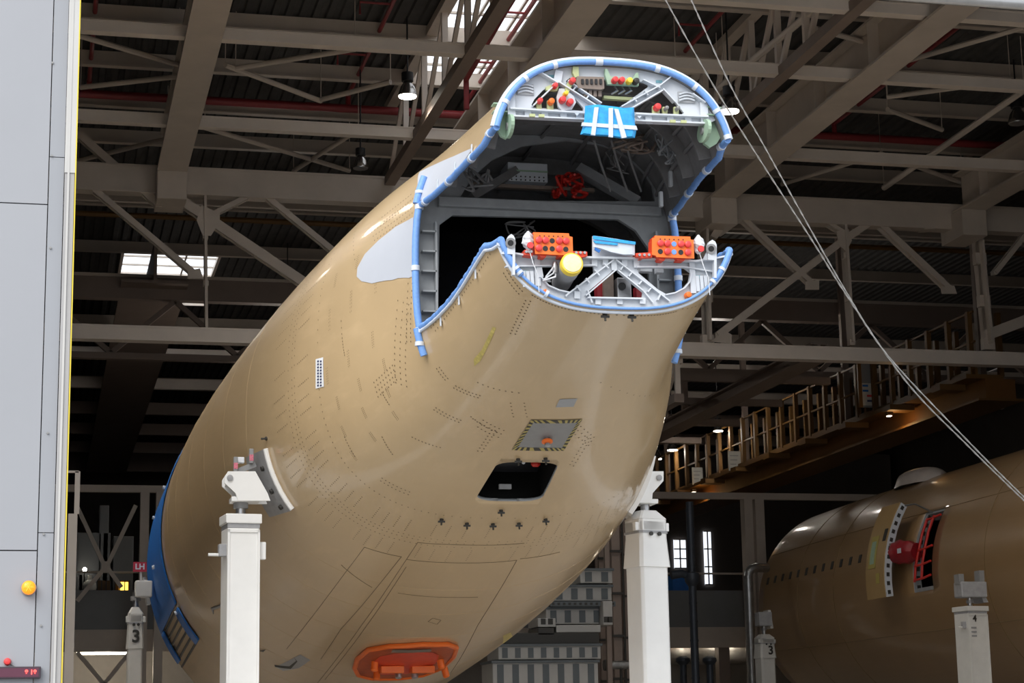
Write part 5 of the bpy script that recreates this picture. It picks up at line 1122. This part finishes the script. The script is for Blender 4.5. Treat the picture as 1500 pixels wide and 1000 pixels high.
# red bag round the hinge
tb_ = (DT0+DT1)/2+0.02; c0, c1 = Vector(fp(DY1+0.62, tb_, 0.32)), Vector(fp(DY1-0.25, tb_, 0.05)); bg_ = thing('hinge_cover', 'dark red padded bag over the door hinge of the second fuselage', 'cover', c1)
mb = MB(); nr = 12
for i in range(9):
    f = i/8; c_ = c0.lerp(c1, f); rr = 0.42*(0.75+0.3*math.sin(math.pi*f))
    for k in range(nr): a = 2*math.pi*k/nr; r = rr*RND.uniform(0.88, 1.1); mb.v.append((c_.x+0.25*math.cos(a)*r/0.42, c_.y+r*0.2*math.cos(a), c_.z+0.72*r*math.sin(a)))
for i in range(8):
    for k in range(nr): mb.f.append((i*nr+k, i*nr+(k+1) % nr, (i+1)*nr+(k+1) % nr, (i+1)*nr+k))
mb.f += [tuple(range(nr))[::-1], tuple(range(8*nr, 9*nr))]; mb.build('bag', 'redbag', bg_, True); MB().box(c0.lerp(c1, 0.75)+Vector((-0.33, -0.05, 0.02)), (0.02, 0.2, 0.12)).build('white_tag', 'tapew', bg_)
# red safety rails across the doorway
rb = thing('safety_barrier', 'bright red tube barrier across the open doorway', 'barrier', fp((DY0+DY1)/2, DT1, 0.02))
def fr_(u, v, off=0.03): return fp(DY1+(DY0-DY1)*u, DT0+(DT1-DT0)*v, off)
for (a, b) in (((0.3, 0.12), (0.3, 0.5)), ((0.3, 0.5), (0.12, 0.88)), ((0.62, 0.1), (0.62, 0.5)), ((0.62, 0.5), (0.5, 0.86))): MB().tube([fr_(*a), fr_((a[0]+b[0])/2, (a[1]+b[1])/2), fr_(*b)], 0.035, 8).build('upright', 'redmetal', rb, True)
for v in (0.14, 0.52, 0.7, 0.86): MB().tube([fr_(0.15 if v > 0.6 else 0.3, v), fr_(0.6, v-0.01), fr_(0.97, v-0.03)], 0.03, 8).build('rail', 'redmetal', rb, True)
for (u, v, sx, sz, m_) in ((0.3, 0.25, 0.3, 0.3, 'redbag'), (0.6, 0.4, 0.25, 0.4, 'inner'), (0.75, 0.3, 0.2, 0.3, 'brown'), (0.5, 0.65, 0.3, 0.35, 'inner'), (0.35, 0.8, 0.35, 0.3, 'panel')): MB().box(fr_(u, v, -0.6), (0.2, sx, sz)).build('cabin_equipment', m_, f2)
# window row
for k in range(13):
    Y = 49.4+0.66*k; px = None; tW = fth(1240, 823)[1]
    fpatch('cabin_window', Y-0.085, Y+0.085, tW-0.036, tW+0.036, 'bolt', 0.004, 0.012, f2, 5)
for px, py, sy, st in ((1290, 760, .0, .0),): pass
for Yj in (40.3, 42.6, 51.8, 54.6): MB().tube([fp(Yj, t, 0.0) for t in np.linspace(math.radians(95), math.radians(265), 40)], 0.012, 5).build('skin_joint', 'seam2', f2, True)
for tj in (math.radians(148), math.radians(205)): MB().tube([fp(Y, tj, 0.0) for Y in np.linspace(34, 57.8, 30)], 0.01, 5).build('skin_joint', 'seam2', f2, True)
fpatch('ladder_frame', 37.3, 37.4, math.radians(165), math.radians(192), 'jackgrey', 0.02, 0.1)
pc = fth(1330, 705); Yc = 46.5
c_ = Vector(fp(50.3, math.radians(108), 0.0)); mb = MB()
for i in range(7):
    for k in range(12): f = i/6; r = [1.0, 0.98, 0.9, 0.78, 0.6, 0.35, 0.1][i]; mb.v.append((c_.x+0.6*r*math.cos(2*math.pi*k/12)*RND.uniform(.95, 1.05), c_.y+1.3*r*math.sin(2*math.pi*k/12), c_.z-0.15+0.48*math.sin(f*math.pi/2)))
for i in range(6):
    for k in range(12): mb.f.append((i*12+k, i*12+(k+1) % 12, (i+1)*12+(k+1) % 12, (i+1)*12+k))
o = mb.build('white_cover', 'sheet', None, True); tag(o, 'pale plastic cover lying on top of the second fuselage', 'cover')
o = MB().box(fp(41.3, math.radians(110), 0.12), (0.08, 0.08, 0.35)).build('antenna_post', 'sheet'); tag(o, 'small pale post on top of the second fuselage near the right edge', 'post')
# its jacks
p4 = at(1424, 888, Y=41.0); J4 = jack('dim jack numbered 4 under the second fuselage, nearest the right edge', p4[0], 41.1, p4[2], 0.52, math.radians(10), 'jackfar', ('4', 0.2, -0.1, 0.28))
for k in range(3): MB().bx(p4[0]-0.2, p4[0]-0.02, 40.81, 40.83, p4[2]-0.5-0.09*k, p4[2]-0.46-0.09*k).build('print_line', 'panel', J4)
MB().bx(p4[0]-0.28, p4[0]+0.35, 40.9, 41.3, p4[2]+0.2, p4[2]+0.55).build('cradle', 'jackgrey', J4, bevel=0.03); MB().bx(p4[0]-0.3, p4[0]-0.18, 40.95, 41.2, p4[2]+0.5, p4[2]+0.72).build('clamp_post', 'panel', J4); MB().bx(p4[0]+0.2, p4[0]+0.32, 40.95, 41.2, p4[2]+0.5, p4[2]+0.8).build('clamp_post', 'panel', J4)
MB().prism([at(x, y, Y=41.0) for x, y in ((1432, 858), (1437, 858), (1448, 882), (1441, 882))], (0, 0.5, 0)).build('contour_pad', 'jackgrey', J4)
p5 = at(1121, 927, Y=54.0); J5 = jack('dim far jack numbered 3 at the far end of the second fuselage', p5[0], 54.1, p5[2], 0.46, math.radians(8), 'jackfar', ('3', 0.34, 0.06, 0.5), 0.05, 'oct')
MB().bx(p5[0]-0.2, p5[0]+0.2, 53.9, 54.3, p5[2]+0.2, p5[2]+0.6).build('cradle', 'jackgrey', J5, bevel=0.03); MB().prism([at(x, y, Y=54) for x, y in ((1125, 893), (1129, 893), (1133, 920), (1129, 920))], (0, 0.4, 0)).build('contour_pad', 'jackfar', J5)

# ------------------------------------------------------------------ ducts, hoses, equipment
def vtube(name, lab, px, py, Y, r, ztop, m, cat, rings=0, group=None):
    x = at(px, py, Y=Y)[0]; t = thing(name, lab, cat, (x, Y, 0), group); MB().cyl((x, Y, 0), (x, Y, ztop), r, n=16).build('pipe', m, t, True)
    for k in range(rings): z = ztop*(k+0.5)/rings; MB().cyl((x, Y, z-0.03), (x, Y, z+0.03), r*1.08, n=16).build('band', m, t, True)
    return t, x
zt5 = at(1100, 836, Y=56)[2]
t, x = vtube('spiral_duct', 'silver spiral duct with elbow beside the second fuselage', 1098, 900, 56, 0.14, zt5-0.15, 'duct', 'duct', 14)
MB().tube([(x, 56, zt5-0.2), (x+0.02, 56, zt5-0.05), (x+0.12, 56, zt5+0.06), (x+0.3, 56, zt5+0.1), (x+0.7, 56.3, zt5+0.12)], 0.14, 14).build('elbow', 'duct', t, True)
t, x = vtube('black_hose', 'tall black ribbed hose standing right of the white jack', 1014, 850, 52, 0.11, at(1014, 735, Y=52)[2], 'hose', 'hose', 16)
z = at(1014, 845, Y=52)[2]; MB().lathe([(0.11, -0.25), (0.2, -0.12), (0.22, 0.0), (0.2, 0.1), (0.12, 0.14)], (x, 52, z), n=16).build('joint', 'hose', t, True)
MB().tube([(x-0.05, 52, z+0.02), (x-0.3, 52, z+0.1), (x-0.6, 52, z+0.05)], [0.08, 0.12, 0.12], 10).build('side_branch', 'hose', t, True)
for px, lab in ((1001, 'short black standpipe with mushroom head, left of the pair'), (1040, 'short black standpipe with mushroom head, right of the pair')):
    z = at(px, 968, Y=54)[2]; t, x = vtube('standpipe', lab, px, 985, 54, 0.1, z, 'hose', 'pipe', 3, 'standpipes'); MB().lathe([(0.12, -0.1), (0.21, 0.0), (0.2, 0.08), (0.1, 0.14)], (x, 54, z), n=14).build('head', 'hose', t, True)
o = MB().lathe([(0.45, 0), (0.45, 9)], (at(985, 955, Y=69)[0]-2, 69, at(1030, 955, Y=69)[2]), (1, 0, 0), 20).build('foil_duct', 'duct', None, True); tag(o, 'wide silver duct lying under the mezzanine at right', 'duct')
a, b = at(960, 855, Y=60), at(1012, 842, Y=60)
o = MB().prism([at(x, y, Y=66.6) for x, y in ((985, 842), (1000, 838), (1012, 848), (1012, 910), (985, 910))], (0, 0.8, 0)).build('blue_tarpaulin', 'bluedk'); tag(o, 'dark blue tarpaulin bundle on the mezzanine behind the white jack', 'tarpaulin')
# columns and pipes behind the right jack
for k, (x0, x1, lab) in enumerate(((897, 909, 'dim steel column left of the white jack, left one'), (913, 925, 'dim steel column left of the white jack, right one'), (878, 888, 'dim slim column under the tan hull at right'))):
    xa, xb = at(x0, 850, Y=50+k)[0], at(x1, 850, Y=50+k)[0]; t = thing('steel_column', lab, 'column', ((xa+xb)/2, 50+k, 0), 'dim columns')
    MB().bx(xa, xb, 50+k, 50.05+k, 0, 11.7).build('flange', 'beamdk', t); MB().bx((xa+xb)/2-0.02, (xa+xb)/2+0.02, 50.05+k, 50.35+k, 0, 11.7).build('web', 'beamdk', t); MB().bx(xa, xb, 50.35+k, 50.4+k, 0, 11.7).build('flange', 'beamdk', t)
    for j in range(5): MB().bx(xa-0.05, xb+0.08, 49.93+k, 49.98+k, 3.2+1.1*j, 3.26+1.1*j).build('conduit_clip', 'bolt', t)
    MB().cyl((xb+0.06, 49.95+k, 0), (xb+0.06, 49.95+k, 9), 0.03, n=8).build('conduit', 'bolt', t)
# striped cabinets
def cabinet(xa, xb, yt, yb, Y, n, lab, off=0):
    p, q = at(xa, yb, Y=Y), at(xb, yt, Y=Y); t = thing('striped_cabinet', lab, 'cabinet', ((p[0]+q[0])/2, Y, p[2]), 'striped cabinets')
    MB().bx(p[0], q[0], Y, Y+1.2, p[2], q[2]).build('body', 'cabinet', t, bevel=0.02)
    for k in range(n):
        x0 = p[0]+(q[0]-p[0])*(k+0.3)/n; MB().bx(x0, x0+(q[0]-p[0])/n*0.42, Y-0.015, Y, p[2]+0.04, q[2]-0.06).build('dark_stripe', 'stripe', t)
    MB().bx(p[0]-0.03, q[0]+0.03, Y-0.05, Y+1.2, q[2]-0.03, q[2]+0.03).build('top_edge', 'stripe', t)
cabinet(730, 880, 944, 966, 46, 8, 'wide pale cabinet with dark stripes, upper row of the low stack'); cabinet(722, 876, 968, 1012, 46, 7, 'wide pale cabinet with dark stripes at the bottom edge')
cabinet(808, 896, 858, 880, 47, 4, 'pale striped cabinet just above the shelf with dots'); cabinet(800, 884, 890, 914, 47, 4, 'pale striped cabinet just below the shelf with dots'); cabinet(850, 897, 834, 854, 47, 2, 'topmost small pale striped cabinet under the hull')
p, q = at(805, 888, Y=46.9), at(900, 881, Y=46.9); sh = thing('storage_shelf', 'dark perforated shelf between the striped cabinets', 'shelf', ((p[0]+q[0])/2, 47, p[2]))
MB().bx(p[0], q[0], 46.8, 48, p[2], q[2]).build('board', 'stripe', sh)
for k in range(12): x = p[0]+(q[0]-p[0])*(k+0.5)/12; MB().bx(x-0.03, x+0.03, 46.785, 46.8, p[2]+0.03, q[2]-0.03).build('slot', 'bolt', sh)
for k, (xa, xb, yt, yb, m_) in enumerate(((788, 814, 905, 918, 'cabinet'), (884, 897, 880, 915, 'cabinet'), (740, 878, 926, 943, 'bolt'), (815, 880, 915, 926, 'cabinet'), (788, 812, 919, 930, 'bolt'))):
    p, q = at(xa, yb, Y=46.6), at(xb, yt, Y=46.6); o = thing('storage_unit', ['small pale box with two dark windows by the hull edge', 'narrow pale end panel beside the striped cabinets', 'long black tray over the low striped cabinets', 'pale plain shelf front under the striped cabinets', 'small black tray by the hull edge'][k], 'storage', ((p[0]+q[0])/2, 46.6, p[2]), 'storage units')
    MB().bx(p[0], q[0], 46.6, 47.6, p[2], q[2]).build('body', m_, o, bevel=0.015)
    for j in range(2 if k < 2 else 0): x = p[0]+(q[0]-p[0])*(0.3+0.4*j); MB().bx(x-0.06, x+0.06, 46.59, 46.6, p[2]+0.06, p[2]+0.2).build('dark_window', 'bolt', o)
for x in (at(735, 900, Y=47.8)[0], at(890, 900, Y=47.8)[0]):
    o = MB().bx(x-0.06, x+0.06, 47.7, 47.82, 0, 6.7).build('rack_upright', 'beamdk'); tag(o, 'dim rack upright holding the striped cabinets, %s' % ('left one' if x < 12.5 else 'right one'), 'rack', 'rack uprights')
t = thing('flexible_duct', 'short silver flexible duct at bottom left of the white jack', 'duct', at(915, 973, Y=49)); a, b = Vector(at(893, 974, Y=49)), Vector(at(935, 973, Y=49))
MB().cyl(a, b, 0.1, n=14).build('duct', 'duct', t, True); MB().cyl((a.x+0.3, a.y, 0), (a.x+0.3, a.y, a.z), 0.04, n=8).build('stand', 'bolt', t); MB().cyl(a-Vector((0.15, 0, 0)), a, 0.14, n=14).build('end_cap', 'bolt', t, True)
for k in range(8): c_ = a.lerp(b, k/8); MB().cyl(c_, c_+Vector((0.03, 0, 0)), 0.11, n=14).build('rib', 'duct', t, True)
# left mezzanine things
for k, (xa, xb, ya, yb) in enumerate(((142, 162, 850, 869), (168, 190, 850, 868))):
    p, q = at(xa, yb, Y=67), at(xb, ya, Y=67); t = thing('lit_panel', ['small dim yellow lit box behind the mezzanine rail, left one', 'small bright yellow lit box behind the mezzanine rail, right one'][k], 'light', ((p[0]+q[0])/2, 67, p[2]), 'yellow lit boxes')
    MB().bx(p[0], q[0], 67, 67.4, p[2], q[2]).build('box', 'crane', t); MB().bx(p[0]+(q[0]-p[0])*(0.3 if k else 0.1), q[0]-0.05, 66.97, 67, p[2]+0.05, q[2]-0.05).build('lit_face', 'yellowon' if k else 'crane', t)
    for j in range(4): x = p[0]+(q[0]-p[0])*j/3; MB().bx(x-.015, x+.015, 66.94, 66.97, p[2], q[2]).build('bar', 'bolt', t)
p = Vector(at(131, 860, Y=67)); o = MB().lathe([(0.05, -0.25), (0.2, -0.15), (0.24, 0), (0.2, 0.15), (0.08, 0.25), (0.06, 0.4)], p, n=16).build('white_vessel', 'sign', None, True); tag(o, 'small pale rounded vessel on the mezzanine by the door edge', 'vessel')
t = thing('task_lamp', 'tiny bright lamp on the mezzanine by the door edge', 'lamp', at(124, 836, Y=67)); p = Vector(at(124, 836, Y=67)); MB().lathe([(0.06, 0), (0.07, 0.07), (0.02, 0.12)], p, n=12).build('bulb', 'lampon', t, True); MB().cyl(p, p-Vector((0, 0, 0.7)), 0.02, n=6).build('stem', 'bolt', t)
for k, (xa, xb, ya, yb, m_, lab) in enumerate(((113, 128, 838, 866, 'cabinet', 'pale grey machine on the mezzanine by the door edge'), (166, 196, 785, 808, 'mezz', 'dim grey cabinet high behind the left brace'), (112, 162, 780, 830, 'mezz', 'dim grey booth behind the left bracing'), (145, 160, 740, 780, 'mezz', 'dim grey duct box above the left bracing'))):
    p, q = at(xa, yb, Y=67.6), at(xb, ya, Y=67.6); p[2] = 5.45; t = thing('equipment_cabinet', lab, 'cabinet', ((p[0]+q[0])/2, 67.6, p[2]), 'mezzanine equipment'); MB().bx(p[0], q[0], 67.6, 68.8, p[2], q[2]).build('body', m_, t, bevel=0.02); MB().bx(p[0]+0.06, (p[0]+q[0])/2, 67.57, 67.6, p[2]+0.08, q[2]-0.08).build('door', m_, t)
# post just inside the door edge
xa, xb = at(100, 850, Y=24)[0], at(111, 850, Y=24)[0]; t = thing('guide_post', 'beige post just inside the hangar door edge', 'post', ((xa+xb)/2, 24, 0)); zt_ = at(108, 752, Y=24)[2]
MB().bx(xa-0.02, xb, 24, 24.1, 0, zt_).build('column', 'beam', t); MB().bx(xb-0.04, xb+0.02, 24, 24.05, zt_, at(112, 690, Y=24)[2]).build('upright', 'beam', t); MB().bx(xa-0.1, xb, 24, 24.04, at(112, 692, Y=24)[2], at(112, 689, Y=24)[2]).build('top_bar', 'beam', t)

# ------------------------------------------------------------------ hoist ropes in front
def rope(px, lab):
    P = [Vector(at(x, y, Y=19.0)) for x, y in px]; sm = []; n = len(P)
    for i in range(n-1):
        for q in range(24):
            t = q/24; a, b, c_, d = P[max(i-1, 0)], P[i], P[i+1], P[min(i+2, n-1)]; sm.append(0.5*((2*b)+(c_-a)*t+(2*a-5*b+4*c_-d)*t*t+(3*b-a-3*c_+d)*t**3))
    sm.append(P[-1]); t = thing('wire_rope', lab, 'rope', P[-1], 'hoist ropes'); r = 0.0055
    for s in range(2):
        st = []
        for i, p in enumerate(sm): a = i*0.9+s*math.pi; st.append(p+Vector((math.cos(a)*r*0.9, math.sin(a)*r*0.9, 0)))
        MB().tube(st, r, 5).build('strand', 'cable', t, True)
rope([(962, -30), (975, 0), (1045, 125), (1120, 245), (1185, 345), (1245, 440), (1330, 562), (1420, 655), (1500, 733), (1540, 770)], 'steel wire rope slanting down at right, left one of the two')
rope([(1000, -30), (1018, 12), (1070, 125), (1120, 215), (1170, 305), (1240, 428), (1300, 520), (1420, 648), (1500, 728), (1540, 766)], 'steel wire rope slanting down at right, right one of the two')
